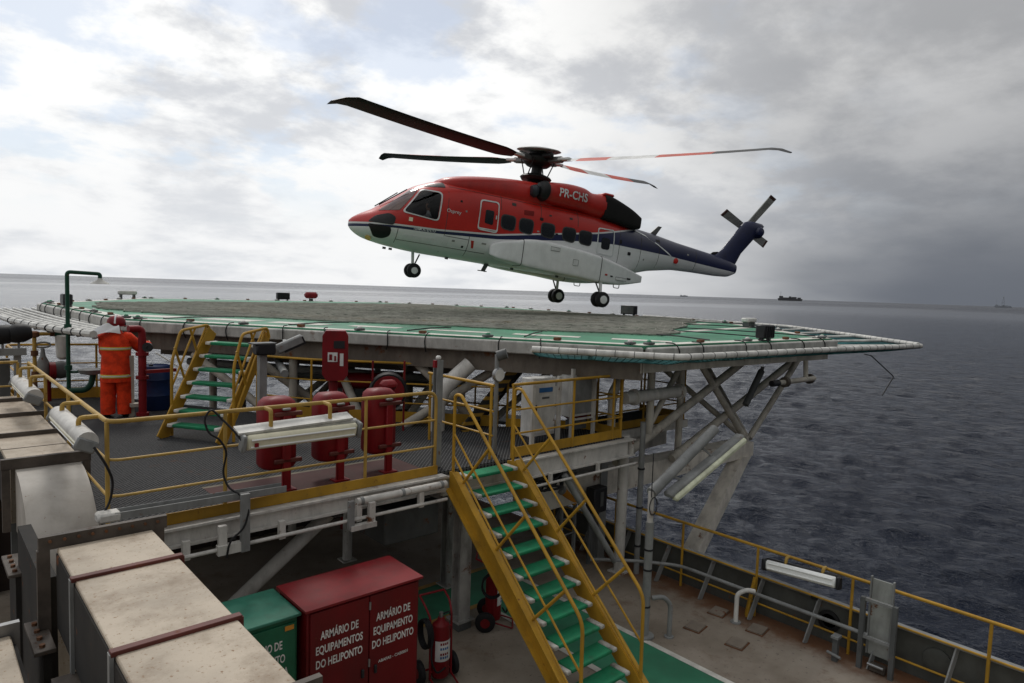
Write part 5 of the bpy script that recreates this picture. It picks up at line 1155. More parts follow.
def fuselage_mat():
    m = bpy.data.materials.new('helicopter_livery'); m.use_nodes = True; t = m.node_tree; L = t.links; b = t.nodes['Principled BSDF']
    a1 = N(t, 'ShaderNodeAttribute', attribute_name='above_white'); a2 = N(t, 'ShaderNodeAttribute', attribute_name='above_blue')
    co = N(t, 'ShaderNodeTexCoord'); n1 = N(t, 'ShaderNodeTexNoise', inp={'Scale': 1.2, 'Detail': 7, 'Roughness': .65}); L.new(co.outputs['Object'], n1.inputs['Vector'])
    mp = N(t, 'ShaderNodeMapping'); mp.inputs['Scale'].default_value = (.4, 1, 2.5); L.new(co.outputs['Object'], mp.inputs[0]); n2 = N(t, 'ShaderNodeTexNoise', inp={'Scale': 2.2, 'Detail': 8, 'Roughness': .7}); L.new(mp.outputs[0], n2.inputs['Vector'])
    gt = lambda s_, v: math_node(t, 'GREATER_THAN', s_, v)
    c = mixc(t, gt(a2.outputs['Fac'], 0), mixc(t, math_node(t, 'MULTIPLY', smooth(t, n2.outputs[0], .45, .8), .45), (.74, .75, .74), (.50, .50, .46)), (.008, .013, .060))
    c = mixc(t, gt(a1.outputs['Fac'], -.055), c, (.62, .63, .62)); c = mixc(t, gt(a1.outputs['Fac'], 0), c, mixc(t, smooth(t, n1.outputs[0], .3, .7), (.44, .014, .008), (.53, .019, .010)))
    sx = N(t, 'ShaderNodeSeparateXYZ'); L.new(co.outputs['Object'], sx.inputs[0])
    soot = math_node(t, 'MULTIPLY', math_node(t, 'MULTIPLY', smooth(t, sx.outputs[0], 8.8, 10.4), math_node(t, 'SUBTRACT', 1.0, smooth(t, sx.outputs[0], 11.5, 15))), math_node(t, 'MULTIPLY', smooth(t, sx.outputs[2], 2.0, 2.9), smooth(t, n2.outputs[0], .3, .7)))
    c = mixc(t, math_node(t, 'MULTIPLY', soot, .7), c, (.02, .018, .016))
    L.new(c, b.inputs['Base Color']); b.inputs['Roughness'].default_value = .36; b.inputs['Coat Weight'].default_value = .14; b.inputs['Coat Roughness'].default_value = .2
    return m
m_liv = fuselage_mat()
h_red = mat('helicopter_red', (.48, .015, .008), .42, var=.12, vs=1, dirt=.25, dirtc=(.08, .01, .01), coat=.08); h_white = mat('helicopter_white', (.72, .73, .72), .4, var=.06, dirt=.12, dirtc=(.3, .3, .27), coat=.08)
h_blue = mat('helicopter_blue', (.008, .013, .055), .42, coat=.08); h_blk = mat('helicopter_black', (.012, .012, .012), .5); h_soot = mat('exhaust_black', (.010, .0095, .009), .75)
h_frame = mat('door_frame_white', (.62, .64, .63), .4); h_glass = mat('dark_window', (.010, .012, .014), .06, var=.1, coat=.3); h_cab = mat('cockpit_trim', (.035, .034, .033), .8)
def tinted():
    m = bpy.data.materials.new('cockpit_glass'); m.use_nodes = True; t_ = m.node_tree; t_.nodes.clear()
    tr_ = N(t_, 'ShaderNodeBsdfTransparent'); tr_.inputs[0].default_value = (.55, .57, .58, 1); gl = N(t_, 'ShaderNodeBsdfGlossy'); gl.inputs['Roughness'].default_value = .03
    fr = N(t_, 'ShaderNodeFresnel'); fr.inputs[0].default_value = 1.5; mx = N(t_, 'ShaderNodeMixShader'); out = N(t_, 'ShaderNodeOutputMaterial')
    t_.links.new(fr.outputs[0], mx.inputs[0]); t_.links.new(tr_.outputs[0], mx.inputs[1]); t_.links.new(gl.outputs[0], mx.inputs[2]); t_.links.new(mx.outputs[0], out.inputs[0]); return m
h_cglass = tinted()
h_gask = mat('window_gasket', (.055, .055, .055), .7)
h_amber = mat('tinted_windscreen', (.10, .045, .03), .05, var=.3, vs=2, coat=.6); h_metal = mat('rotor_metal', (.16, .16, .155), .45, metal=.5, dirt=.5)
h_hatch = mat('hatch_white', (.66, .67, .66), .4, dirt=.3, dirtc=(.3, .3, .27))
h_joint = mat('panel_joint_dark', (.06, .055, .05), .7)
mb = MB(); nq = 56; V = []
for x in xs_f:
    zb, zt_, hw, e = prf(x); zc_, h = (zb + zt_) / 2, (zt_ - zb) / 2
    for k in range(nq):
        a = 2 * math.pi * k / nq; ca, sa = math.cos(a), math.sin(a); V.append((x, math.copysign(abs(ca) ** (2 / e), ca) * hw, zc_ + math.copysign(abs(sa) ** (2 / e), sa) * h))
F = []
for i in range(len(xs_f) - 1):
    for k in range(nq): F.append((i * nq + k, (i + 1) * nq + k, (i + 1) * nq + (k + 1) % nq, i * nq + (k + 1) % nq))
F.append(tuple(range(nq))); F.append(tuple((len(xs_f) - 1) * nq + k for k in range(nq - 1, -1, -1)))
def add_livery(o):
    me = o.data; co = np.empty(len(me.vertices) * 3, np.float32); me.vertices.foreach_get('co', co); co = co.reshape(-1, 3)
    a = me.attributes.new('above_white', 'FLOAT', 'POINT'); a.data.foreach_set('value', (co[:, 2] - np.interp(co[:, 0], WT[:, 0], WT[:, 1])).astype(np.float32))
    a = me.attributes.new('above_blue', 'FLOAT', 'POINT'); a.data.foreach_set('value', (co[:, 2] - np.interp(co[:, 0], BB[:, 0], BB[:, 1])).astype(np.float32))
fus = mb.add(V, F).build('fuselage', [m_liv, h_cab], HE, sharp=50)
CW = [(1.36, 1.88), (1.92, 2.66), (2.47, 2.64), (2.42, 1.80)]
bpy.context.view_layer.update()
for sd_ in (-1, 1):
    n4 = len(CW); P0 = [(x, sd_ * .12, z_) for x, z_ in CW] + [(x, sd_ * 1.6, z_) for x, z_ in CW]
    ct = MB().add(P0, [tuple(range(n4)), tuple(range(2 * n4 - 1, n4 - 1, -1))] + [(i, n4 + i, n4 + (i + 1) % n4, (i + 1) % n4) for i in range(n4)]).build('cutter', [m_liv, h_cab], None)
    bmh = bmesh.new(); bmh.from_mesh(ct.data); bmesh.ops.recalc_face_normals(bmh, faces=bmh.faces[:]); bmh.to_mesh(ct.data); bmh.free()
    for p in ct.data.polygons: p.material_index = 1; p.use_smooth = False
    md_ = fus.modifiers.new('cut', 'BOOLEAN'); md_.object = ct; md_.operation = 'DIFFERENCE'; md_.solver = 'EXACT'
    bpy.context.view_layer.update(); new = bpy.data.meshes.new_from_object(fus.evaluated_get(bpy.context.evaluated_depsgraph_get()))
    fus.modifiers.clear(); fus.data = new; new.name = 'fuselage'; bpy.data.objects.remove(ct)
add_livery(fus)
# pilot in the left pocket
PL = thing('person', 'pilot with dark headset and white shirt seated behind the cockpit side window', 'person', (0, 0, 0))
Jp = {'pel': ((2.22, -.62, 1.45), .13), 'che': ((2.28, -.62, 1.86), .13), 'nec': ((2.26, -.62, 2.06), .055), 'hed': ((2.20, -.62, 2.24), .095), 'top': ((2.21, -.62, 2.33), .06), 'ls': ((2.26, -.80, 1.94), .065), 'le': ((2.02, -.88, 1.72), .05), 'lh': ((1.76, -.76, 1.82), .035),
      'rs': ((2.26, -.44, 1.94), .065), 're': ((2.02, -.38, 1.72), .05), 'rh': ((1.76, -.48, 1.82), .035)}
nm = list(Jp); me = bpy.data.meshes.new('body'); me.from_pydata([Jp[k][0] for k in nm], [(nm.index(a), nm.index(b)) for a, b in (('pel', 'che'), ('che', 'nec'), ('nec', 'hed'), ('hed', 'top'), ('che', 'ls'), ('ls', 'le'), ('le', 'lh'), ('che', 'rs'), ('rs', 're'), ('re', 'rh'))], [])
ot = bpy.data.objects.new('tmp', me); COL.objects.link(ot); ot.modifiers.new('s', 'SKIN').use_smooth_shade = True; ot.modifiers.new('u', 'SUBSURF').levels = 1
for i, k in enumerate(nm): sv = me.skin_vertices[0].data[i]; sv.radius = (Jp[k][1],) * 2; sv.use_root = i == 0
bpy.context.view_layer.update(); me2 = bpy.data.meshes.new_from_object(ot.evaluated_get(bpy.context.evaluated_depsgraph_get())); bpy.data.objects.remove(ot)
me2.materials.clear(); me2.materials.append(m_cloth); me2.materials.append(m_skin); me2.name = 'body'
for p in me2.polygons: p.material_index = 1 if p.center.z > 2.08 or p.center.x < 1.86 else 0
ob = bpy.data.objects.new('body', me2); COL.objects.link(ob); ob.parent = PL
MB().tube([(2.21, -.62 + .12 * math.cos(a), 2.25 + .12 * math.sin(a)) for a in np.linspace(0, math.pi, 12)], .022, 6).build('headset', m_blk2, PL)
MB().cyl((2.21, -.75, 2.22), (2.21, -.70, 2.22), .05, 12).build('ear_cup', m_blk2, PL)
MB().box((2.44, -.62, 1.95), (.12, .42, .5), b=.04).build('pilot_seat', h_cab, HE); MB().box((1.62, -.5, 1.9), (.2, .6, .16), Matrix.Rotation(R(30), 3, 'Y'), .03).build('instrument_panel', m_blk2, HE)
def rrect(pts, r=.06, n=4):
    q = [vec((p[0], 0, p[1])) for p in pts]; m_ = len(q); out = []
    for i in range(m_):
        a, b, c = q[i - 1], q[i], q[(i + 1) % m_]; d1, d2 = a - b, c - b; rr = min(r, d1.length * .45, d2.length * .45); p0, p1 = b + d1.normalized() * rr, b + d2.normalized() * rr
        for k in range(n + 1): t_ = k / n; w = p0 * (1 - t_) ** 2 + b * 2 * t_ * (1 - t_) + p1 * t_ * t_; out.append((w.x, w.z))
    # densify
    res = []
    for i in range(len(out)):
        a, b = out[i], out[(i + 1) % len(out)]; L = math.dist(a, b); k = max(1, int(L / .12))
        for j in range(k): res.append((a[0] + (b[0] - a[0]) * j / k, a[1] + (b[1] - a[1]) * j / k))
    return res
def patch(name, m, parent, pts, off=.012, r=.06, yfn=surf_y, side=1, rings=(.0, .35, .7, .97, 1.0), lip=True):
    o = rrect(pts, r); cx_, cz_ = np.mean([p[0] for p in o]), np.mean([p[1] for p in o]); n = len(o); V = []
    for q in rings:
        for p in o: x, z_ = cx_ + (p[0] - cx_) * max(q, 1e-3), cz_ + (p[1] - cz_) * max(q, 1e-3); V.append((x, side * yfn(x, z_, off if q < .99 or not lip else -.01), z_))
    F = [(i * n + k, i * n + (k + 1) % n, (i + 1) * n + (k + 1) % n, (i + 1) * n + k) for i in range(len(rings) - 1) for k in range(n)]
    return MB().add(V, F).build(name, m, parent)
def frame(name, m, parent, pts, w=.045, off=.018, r=.08, yfn=surf_y, side=1):
    o = rrect(pts, r); n = len(o); cx_, cz_ = np.mean([p[0] for p in o]), np.mean([p[1] for p in o]); V = []
    ext = np.mean([math.dist(p, (cx_, cz_)) for p in o]); qs = [(1 - w / ext, -.01), (1 - w / ext, off), (1.0, off), (1.0, -.01)]
    for q, f in qs:
        for p in o: x, z_ = cx_ + (p[0] - cx_) * q, cz_ + (p[1] - cz_) * q; V.append((x, side * yfn(x, z_, f), z_))
    F = [(i * n + k, i * n + (k + 1) % n, (i + 1) * n + (k + 1) % n, (i + 1) * n + k) for i in range(3) for k in range(n)]
    return MB().add(V, F).build(name, m, parent)
for sd_ in (1, -1):
    patch('cockpit_window', h_cglass, HE, CW, r=.03, side=sd_, rings=(.0, .35, .7, 1.0), off=.008, lip=False); frame('window_frame', h_frame, HE, [(1.31, 1.86), (1.89, 2.71), (2.53, 2.69), (2.47, 1.75)], side=sd_, r=.14)
    dr = [(3.76, 1.74), (3.78, 2.72), (4.44, 2.74), (4.47, 1.72)]
    frame('door_frame', h_frame, HE, dr, side=sd_, r=.12); patch('door_window', h_glass, HE, [(3.98, 1.98), (3.98, 2.42), (4.28, 2.42), (4.28, 1.95)], side=sd_)
    for a in (4.56, 5.22, 6.04, 6.87, 7.54):
        wd = patch('cabin_window', h_glass, HE, [(a + .02, 1.94), (a, 2.36), (a + .5, 2.36), (a + .49, 1.9)], r=.15, off=.022, side=sd_); frame('window_frame', h_gask, wd, [(a - .01, 1.91), (a - .03, 2.39), (a + .53, 2.39), (a + .52, 1.87)], r=.17, w=.05, off=.014, side=sd_)
    frame('door_frame', h_frame, HE, [(8.30, 1.68), (8.28, 2.60), (9.02, 2.63), (9.06, 1.66)], side=sd_, r=.1); patch('door_window', h_glass, HE, [(8.48, 1.88), (8.48, 2.29), (8.86, 2.29), (8.86, 1.88)], side=sd_, r=.1)
    patch('windscreen', h_amber, HE, [(.66, 1.80), (1.25, 1.90), (1.87, 2.74), (1.66, 2.68)], r=.05, side=sd_, off=.015); patch('eyebrow_window', h_blk, HE, [(1.98, 2.80), (2.16, 2.90), (2.62, 3.06), (2.64, 2.86)], r=.05, side=sd_)
    patch('nose_panel', mat('nose_grey', (.03, .031, .033), .4), HE, [(.38, 1.42), (.60, 1.65), (.98, 1.78), (1.18, 1.68), (1.14, 1.42)], r=.08, side=sd_); patch('nose_panel', h_blk, HE, [(.38, 1.38), (1.08, 1.36), (1.1, 1.08), (.9, .97), (.62, 1.0)], r=.1, side=sd_)
    patch('access_panel', h_white, HE, [(1.45, 1.05), (1.46, 1.2), (2.35, 1.22), (2.36, 1.02)], side=sd_, r=.04); patch('access_panel', h_white, HE, [(2.45, 1.02), (2.45, 1.32), (2.9, 1.33), (2.9, 1.02)], side=sd_, r=.02, off=.008)
    patch('vent', h_blk, HE, [(5.35, 2.52), (5.35, 2.66), (5.7, 2.68), (5.7, 2.54)], side=sd_, r=.02) if sd_ < 0 else patch('vent', mat('vent_red', (.2, .008, .006), .5), HE, [(5.35, 2.50), (5.35, 2.66), (5.72, 2.68), (5.72, 2.52)], side=sd_, r=.02)
    patch('port', h_blk, HE, [(9.75, 1.86), (9.75, 1.98), (9.9, 1.98), (9.9, 1.86)], side=sd_, r=.04); patch('port', h_blk, HE, [(5.95, 2.42), (5.95, 2.52), (6.08, 2.52), (6.08, 2.42)], side=sd_, r=.02); patch('port', h_blk, HE, [(3.1, 2.48), (3.1, 2.55), (3.17, 2.55), (3.17, 2.48)], side=sd_, r=.02)
    patch('arrow_mark', h_red, HE, [(3.68, 1.12), (3.62, 1.36), (3.72, 1.36), (3.76, 1.12)], side=sd_, r=.01, off=.008)
    # swept white band on the tail root
    V = []; pl = [(9.98, 2.90), (10.6, 2.76), (11.3, 2.52), (11.9, 2.28), (12.12, 2.16)]
    for i, (x, z_) in enumerate(pl): V += [(x, sd_ * surf_y(x, z_, .01), z_), (x + .02, sd_ * surf_y(x, z_ - .06, .01), z_ - .06)]
    MB().add(V, [(2 * i, 2 * i + 1, 2 * i + 3, 2 * i + 2) for i in range(4)]).build('tail_band', h_frame, HE)
    MB().lathe([(.02, -.03), (.11, -.03), (.11, .03), (.06, .05)], (12.35, sd_ * surf_y(12.35, 2.05, .0), 2.05), (0, -sd_, 0), 14).build('tail_light', h_red, HE)
    for x, za, zb_ in ((1.28, .92, 1.34), (2.72, .86, 3.0), (3.55, .86, 1.5), (4.52, 2.5, 3.0), (6.0, 2.45, 3.0), (7.45, 2.45, 3.0), (9.3, 1.2, 2.95), (10.4, 1.4, 2.7), (11.4, 1.65, 2.75), (13.4, 1.85, 2.6)):
        if zb_ <= za: continue
        pts = [(x, sd_ * surf_y(x, z_, .001), z_) for z_ in np.linspace(za, zb_, 9)]; MB().tube(pts, .0095, 4).build('panel_joint', h_joint, HE)
    for z_, xa, xb in ((1.02, 1.3, 4.2), (2.92, 2.75, 9.2), (1.36, 2.75, 3.55)):
        pts = [(x, sd_ * surf_y(x, z_, .001), z_) for x in np.linspace(xa, xb, 16)]; MB().tube(pts, .009, 4).build('panel_joint', h_joint, HE)
    h_plac = mat('placard_grey', (.30, .30, .28), .6)
    for x, z_, w_, hh, m_ in ((1.55, 1.62, .12, .12, m_cover), (3.0, 1.22, .10, .06, h_plac), (3.35, 1.08, .07, .07, h_blk), (4.0, 1.30, .16, .05, h_plac), (5.9, 2.02, .08, .05, h_plac), (6.6, 2.05, .10, .05, h_blk), (4.9, 2.72, .16, .10, h_joint), (9.3, 2.2, .10, .14, h_blk), (10.6, 1.8, .06, .06, h_plac), (11.2, 2.6, .22, .09, h_blk), (12.9, 2.35, .10, .06, h_plac), (3.3, 2.2, .06, .06, h_plac), (6.3, 2.62, .10, .06, h_joint), (7.1, 2.66, .12, .07, h_joint)):
        patch('placard', m_, HE, [(x, z_), (x, z_ + hh), (x + w_, z_ + hh), (x + w_, z_)], off=.008, r=.01, side=sd_)
    MB().bar((4.36, sd_ * surf_y(4.36, 2.16, .03), 2.16), (4.36, sd_ * surf_y(4.36, 2.28, .03), 2.28), .03, .03).build('door_handle', h_frame, HE)
    MB().bar((3.80, sd_ * surf_y(3.80, 1.80, .02), 1.80), (4.42, sd_ * surf_y(4.42, 1.80, .02), 1.80), .02, .03).build('door_rail', h_frame, HE)
    # wipers
    MB().cyl((.75, -sd_ * .25, 2.02), (1.5, -sd_ * .55, 2.62), .018, 6).build('wiper', h_blk, HE)
MB().lathe([(.02, -.03), (.09, -.02), (.1, .02)], (.52, -.36, .95), (-.5, -.5, -.7), 12).build('landing_light', mat('lamp_glass', (.7, .5, .15), .15), HE)
def loft_y(secs, n=28, ex=2.4):
    """secs: x, yc, zc, half width, half height"""
    V = []; F = []
    for x, yc, zc_, a, b in secs:
        for k in range(n):
            an = 2 * math.pi * k / n; ca, sa = math.cos(an), math.sin(an); V.append((x, yc + math.copysign(abs(ca) ** (2 / ex), ca) * a, zc_ + math.copysign(abs(sa) ** (2 / ex), sa) * b))
    for i in range(len(secs) - 1):
        for k in range(n): F.append((i * n + k, (i + 1) * n + k, (i + 1) * n + (k + 1) % n, i * n + (k + 1) % n))
    F.append(tuple(range(n))); F.append(tuple((len(secs) - 1) * n + k for k in range(n - 1, -1, -1)))
    return MB().add(V, F)
def dense(secs, m_=5):
    secs = np.array(secs, float); out = []
    for i in range(len(secs) - 1):
        p0, p1, p2, p3 = secs[max(i - 1, 0)], secs[i], secs[i + 1], secs[min(i + 2, len(secs) - 1)]
        for k in range(m_):
            t_ = k / m_; out.append(.5 * (2 * p1 + (p2 - p0) * t_ + (2 * p0 - 5 * p1 + 4 * p2 - p3) * t_ ** 2 + (3 * p1 - p0 - 3 * p2 + p3) * t_ ** 3))
    out.append(secs[-1]); out = np.array(out); out[:, 3:] = np.maximum(out[:, 3:], .01); return out
# engine deck fairing over the cabin
loft_y(dense([(2.52, 0, 3.0, .45, .12), (2.75, 0, 3.02, .72, .26), (3.3, 0, 3.06, .84, .38), (4.2, 0, 3.14, .92, .46), (5.2, 0, 3.20, .95, .52), (6.2, 0, 3.24, .92, .54), (7.0, 0, 3.28, .85, .56), (8.0, 0, 3.18, .82, .52), (9.0, 0, 3.02, .75, .42), (10.1, 0, 2.88, .6, .22)]), ex=2.8).build('engine_fairing', h_red, HE, sharp=60)
for sd_ in (-1, 1):
    def nac_y(x, z_, off=0.0, sd_=sd_): return 0
    nc = dense([(5.98, sd_ * .80, 3.42, .28, .28), (6.3, sd_ * .82, 3.42, .38, .37), (7.0, sd_ * .80, 3.45, .42, .42), (7.6, sd_ * .76, 3.44, .42, .42), (8.0, sd_ * .72, 3.36, .40, .40), (8.5, sd_ * .70, 3.38, .40, .44)])
    loft_y(nc, ex=2.3).build('engine_nacelle', h_red, HE, sharp=60)
    MB().lathe([(.20, -.22), (.27, -.18), (.35, -.04), (.35, .02), (.28, .05)], (6.02, sd_ * .98, 3.42), (1, -sd_ * .25, 0), 18).build('engine_intake', h_blk, HE)
    MB().lathe([(.02, -.14), (.16, -.13), (.22, 0), (.20, .08)], (5.68, sd_ * .98, 3.36), (1, 0, 0), 18).build('intake_barrel', mat('intake_grey', (.03, .032, .04), .4), HE)
    # exhaust: big slanted black duct
    ex_ = [(8.46, sd_ * .68, 3.36, .41, .44), (8.9, sd_ * .68, 3.32, .40, .42), (9.7, sd_ * .62, 3.18, .36, .34), (10.22, sd_ * .55, 3.10, .30, .22)]
    loft_y(dense(ex_, 4), n=40, ex=5.5).build('exhaust', h_soot, HE, sharp=60)
    MB().box((8.62, sd_ * .66, 3.80), (.42, .7, .10), b=.04).build('exhaust_rim', h_red, HE)
    # sponson with landing gear bay
    sp = dense([(4.28, sd_ * 1.18, 1.17, .06, .15), (4.55, sd_ * 1.20, 1.19, .22, .28), (5.05, sd_ * 1.2, 1.22, .33, .37), (5.5, sd_ * 1.2, 1.24, .39, .46), (6.18, sd_ * 1.2, 1.24, .43, .50), (7.4, sd_ * 1.2, 1.19, .43, .48), (8.32, sd_ * 1.2, 1.12, .41, .45), (9.3, sd_ * 1.12, 1.06, .34, .34), (10.32, sd_ * 1.0, 1.06, .22, .12)])
    loft_y(sp, n=48, ex=8.0).build('sponson', h_white, HE, sharp=60)
    for x in (5.28, 8.3):
        r_ = [np.interp(x, sp[:, 0], sp[:, k]) for k in range(1, 5)]
        ring_ = [(x, r_[0] + math.copysign(abs(math.cos(a)) ** (2 / 8), math.cos(a)) * (r_[2] + .002), r_[1] + math.copysign(abs(math.sin(a)) ** (2 / 8), math.sin(a)) * (r_[3] + .002)) for a in np.linspace(0, 2 * math.pi, 41)[:-1]]
        MB().tube(ring_, .012, 4, closed=True).build('panel_seam', h_blk, HE)
    for x, z_, w_, hh, m_ in ((6.25, 1.52, .34, .12, 0), (7.15, 1.20, .2, .2, 0), (8.5, .98, .10, .06, 1), (8.75, .96, .1, .05, 2), (9.0, .92, .45, .10, 0), (9.55, .98, .16, .06, 2)):
        yo = sd_ * (np.interp(x, sp[:, 0], np.abs(sp[:, 1]) + sp[:, 3]) + .006)
        MB().box((x + w_ / 2, yo, z_), (w_, .006, hh), b=.002).build('sponson_hatch', (h_hatch, h_red, h_blk)[m_], HE)
        if m_ == 0: MB().tube([(x, yo + sd_ * .004, z_ - hh / 2), (x + w_, yo + sd_ * .004, z_ - hh / 2), (x + w_, yo + sd_ * .004, z_ + hh / 2), (x, yo + sd_ * .004, z_ + hh / 2)], .006, 4, closed=True).build('hatch_joint', h_joint, HE)
    # main gear
    gx = 8.47
    MB().cyl((8.42, sd_ * 1.5, .75), (gx, sd_ * 1.55, .13), .055, 12).build('gear_strut', h_white, HE); MB().cyl((8.2, sd_ * 1.5, .72), (gx - .04, sd_ * 1.54, .32), .028, 8).build('drag_strut', h_metal, HE)
    MB().cyl((gx, sd_ * 1.32, .11), (gx, sd_ * 1.78, .11), .04, 10).build('axle', h_metal, HE)
    for w in (1.40, 1.70):
        wh = MB().lathe([(.14, -.085), (.20, -.09), (.25, -.07), (.27, -.03), (.27, .03), (.25, .07), (.20, .09), (.14, .085)], (gx, sd_ * w, .11), (0, 1, 0), 26).build('wheel', m_black, HE)
        MB().lathe([(.02, -.10), (.06, -.105), (.14, -.092), (.14, .092), (.06, .105), (.02, .10)], (gx, sd_ * w, .11), (0, 1, 0), 18).build('rim', h_white, wh)
    MB().tube(fillet([(9.05, sd_ * 1.35, .78), (9.08, sd_ * 1.35, .60), (9.32, sd_ * 1.33, .60), (9.32, sd_ * 1.33, .82)], .05), .016, 6).build('step_loop', h_metal, HE)
# text on the nacelle (left side) and livery scripts
def nac_surf(x, z_):
    yc, zc_, a, b = [np.interp(x, nc[:, 0], nc[:, k]) for k in range(1, 5)]; u = min(.99, abs(z_ - zc_) / b); return -(abs(yc) + a * (1 - u ** 2.3) ** (1 / 2.3)) - .012
text_mesh('PR-CHS', .40, 'registration_lettering', h_frame, HE, lambda u, v: (6.50 + u, nac_surf(6.50 + u, 3.34 + v), 3.34 + v), bold=.02, sx=.86)
text_mesh('Osprey', .16, 'name_lettering', h_frame, HE, lambda u, v: (2.68 + u, surf_y(2.68 + u, 2.1 + v, .012), 2.1 + v), bold=0)
text_mesh('TEAM ATENTO', .13, 'stripe_lettering', h_frame, HE, lambda u, v: (1.72 + u, surf_y(1.72 + u, 1.385 + .03 * u + v, .012), 1.385 + .03 * u + v), bold=.02, sx=.8)
# nose gear
MB().cyl((2.10, 0, .80), (2.17, 0, .16), .05, 12).build('gear_strut', h_white, HE); MB().cyl((2.34, 0, .72), (2.2, 0, .34), .025, 8).build('drag_strut', h_metal, HE); MB().cyl((2.17, -.24, .17), (2.17, .24, .17), .03).build('axle', h_metal, HE)
for w in (-.17, .17):
    wh = MB().lathe([(.11, -.07), (.17, -.075), (.22, -.055), (.235, -.02), (.235, .02), (.22, .055), (.17, .075), (.11, .07)], (2.17, w, .17), (0, 1, 0), 24).build('wheel', m_black, HE)
    MB().lathe([(.02, -.085), (.05, -.09), (.11, -.078), (.11, .078), (.05, .09), (.02, .085)], (2.17, w, .17), (0, 1, 0), 16).build('rim', h_white, wh)
MB().bar((4.62, -.3, .78), (4.5, -.3, .50), .03, .14).build('belly_aerial', h_metal, HE); MB().box((4.48, -.3, .5), (.32, .05, .03)).build('belly_aerial', h_metal, HE)
for x in (1.1, 1.3, 3.2, 5.6, 7.4): MB().box((x, -.2, .73), (.1, .06, .07)).build('belly_stub', h_metal, HE)
# tail pylon, aerial, gearbox, tail rotor
py = dense([(0, 0, 0, 0, 0)] * 2, 1)
V = []; n = 20
PY = [(14.35, 15.75, 2.45, .17), (14.9, 15.95, 2.9, .16), (15.35, 16.45, 3.5, .16), (15.72, 16.85, 4.0, .17), (15.9, 17.0, 4.2, .15), (16.1, 16.9, 4.28, .08)]
for x0_, x1_, zz, th in PY:
    for k in range(n):
        a = 2 * math.pi * k / n; V.append(((x0_ + x1_) / 2 + (x1_ - x0_) / 2 * math.cos(a), th * math.sin(a), zz))
F = [(i * n + k, i * n + (k + 1) % n, (i + 1) * n + (k + 1) % n, (i + 1) * n + k) for i in range(len(PY) - 1) for k in range(n)] + [tuple((len(PY) - 1) * n + k for k in range(n))]
MB().add(V, F).build('tail_pylon', h_blue, HE, sharp=60)
MB().lathe([(.02, -.28), (.16, -.24), (.26, -.1), (.28, .1), (.24, .35), (.12, .5)], (16.68, 0, 3.92), (0, 1, 0), 18).build('tail_gearbox', h_blue, HE)
MB().hexa([(11.25, -.03, 2.9), (11.55, -.03, 2.9), (11.55, .03, 2.9), (11.25, .03, 2.9), (11.62, -.015, 3.28), (11.80, -.015, 3.28), (11.80, .015, 3.28), (11.62, .015, 3.28)]).build('blade_aerial', h_metal, HE)
MB().hexa([(14.3, -.02, 2.6), (14.7, -.02, 2.6), (14.7, .02, 2.6), (14.3, .02, 2.6), (14.5, -.02, 2.75), (14.75, -.02, 2.8), (14.75, .02, 2.8), (14.5, .02, 2.75)]).build('tail_step', h_blk, HE)
MB().hexa([(14.6, .2, 2.45), (15.4, .2, 2.45), (15.3, 2.2, 2.5), (14.7, 2.2, 2.5), (14.6, .2, 2.53), (15.4, .2, 2.53), (15.3, 2.2, 2.55), (14.7, 2.2, 2.55)]).build('stabiliser', h_white, HE)
TH = vec((16.6, .62, 4.08)); MB().cyl(TH - vec((0, .15, 0)), TH + vec((0, .08, 0)), .16, 16).build('tail_rotor_hub', h_metal, HE)
h_tblade = mat('tail_blade_grey', (.36, .36, .33), .5); 
for k in range(4):
    a = R(90 * k); e1 = vec((.30, -.48, .82)).normalized(); e2 = vec((-.90, -.26, .34)).normalized(); e2 = (e2 - e1 * e2.dot(e1)).normalized(); d = e1 * math.cos(a) + e2 * math.sin(a); s_ = e2 * math.cos(a) - e1 * math.sin(a)
    nn_ = e1.cross(e2).normalized()
    def tb(r0, r1, c0, c1):
        P = []
        for yy in (-.02, .02): P += [TH + d * r0 - s_ * c0 + nn_ * (yy + .03), TH + d * r1 - s_ * c1 + nn_ * (yy + .03), TH + d * r1 + s_ * c1 + nn_ * (yy - .03), TH + d * r0 + s_ * c0 + nn_ * (yy - .03)]
        return MB().hexa(P)
    bl = tb(.1, 1.55, .14, .17).build('tail_rotor_blade', h_tblade, HE); tb(1.552, 1.675, .17, .17).build('blade_tip', mat('blade_tip_red', (.10, .05, .04), .5), bl)
# main rotor
POSE = (10.218, 19.29, 5.584, -.281, .105, .02); HX, HZ = 6.145, 4.591; AZ, CONE, TA, TBB = 3.592, .037, .080, .063
hub = vec((HX, 0, HZ))
MB().lathe([(.42, 3.6), (.30, 3.8), (.20, 4.05), (.17, 4.5)], (HX, 0, 0), n=16).build('rotor_mast', h_blk, HE); MB().lathe([(.05, -.14), (.5, -.09), (.56, .0), (.5, .06), (.28, .14), (.05, .2)], (HX, 0, 3.98), n=22).build('swash_plate', h_blk, HE)
MB().lathe([(.06, -.22), (.38, -.20), (.52, -.08), (.55, .06), (.42, .17), (.06, .22)], hub, n=20).build('rotor_hub', h_blk, HE)
ax = vec((-TA, -TBB, 1)).normalized()
MB().lathe([(.03, .30), (.70, .31), (.78, .34), (.74, .37), (.4, .43), (.03, .46)], hub, ax, 28).build('hub_dome', mat('dome_grey', (.34, .34, .33), .5, dirt=.4), HE); MB().lathe([(.3, .1), (.3, .3)], hub, ax, 16).build('dome_stem', h_blk, HE)
h_bred, h_bwhite = mat('blade_red', (.50, .06, .03), .5), mat('blade_white', (.60, .60, .58), .5)
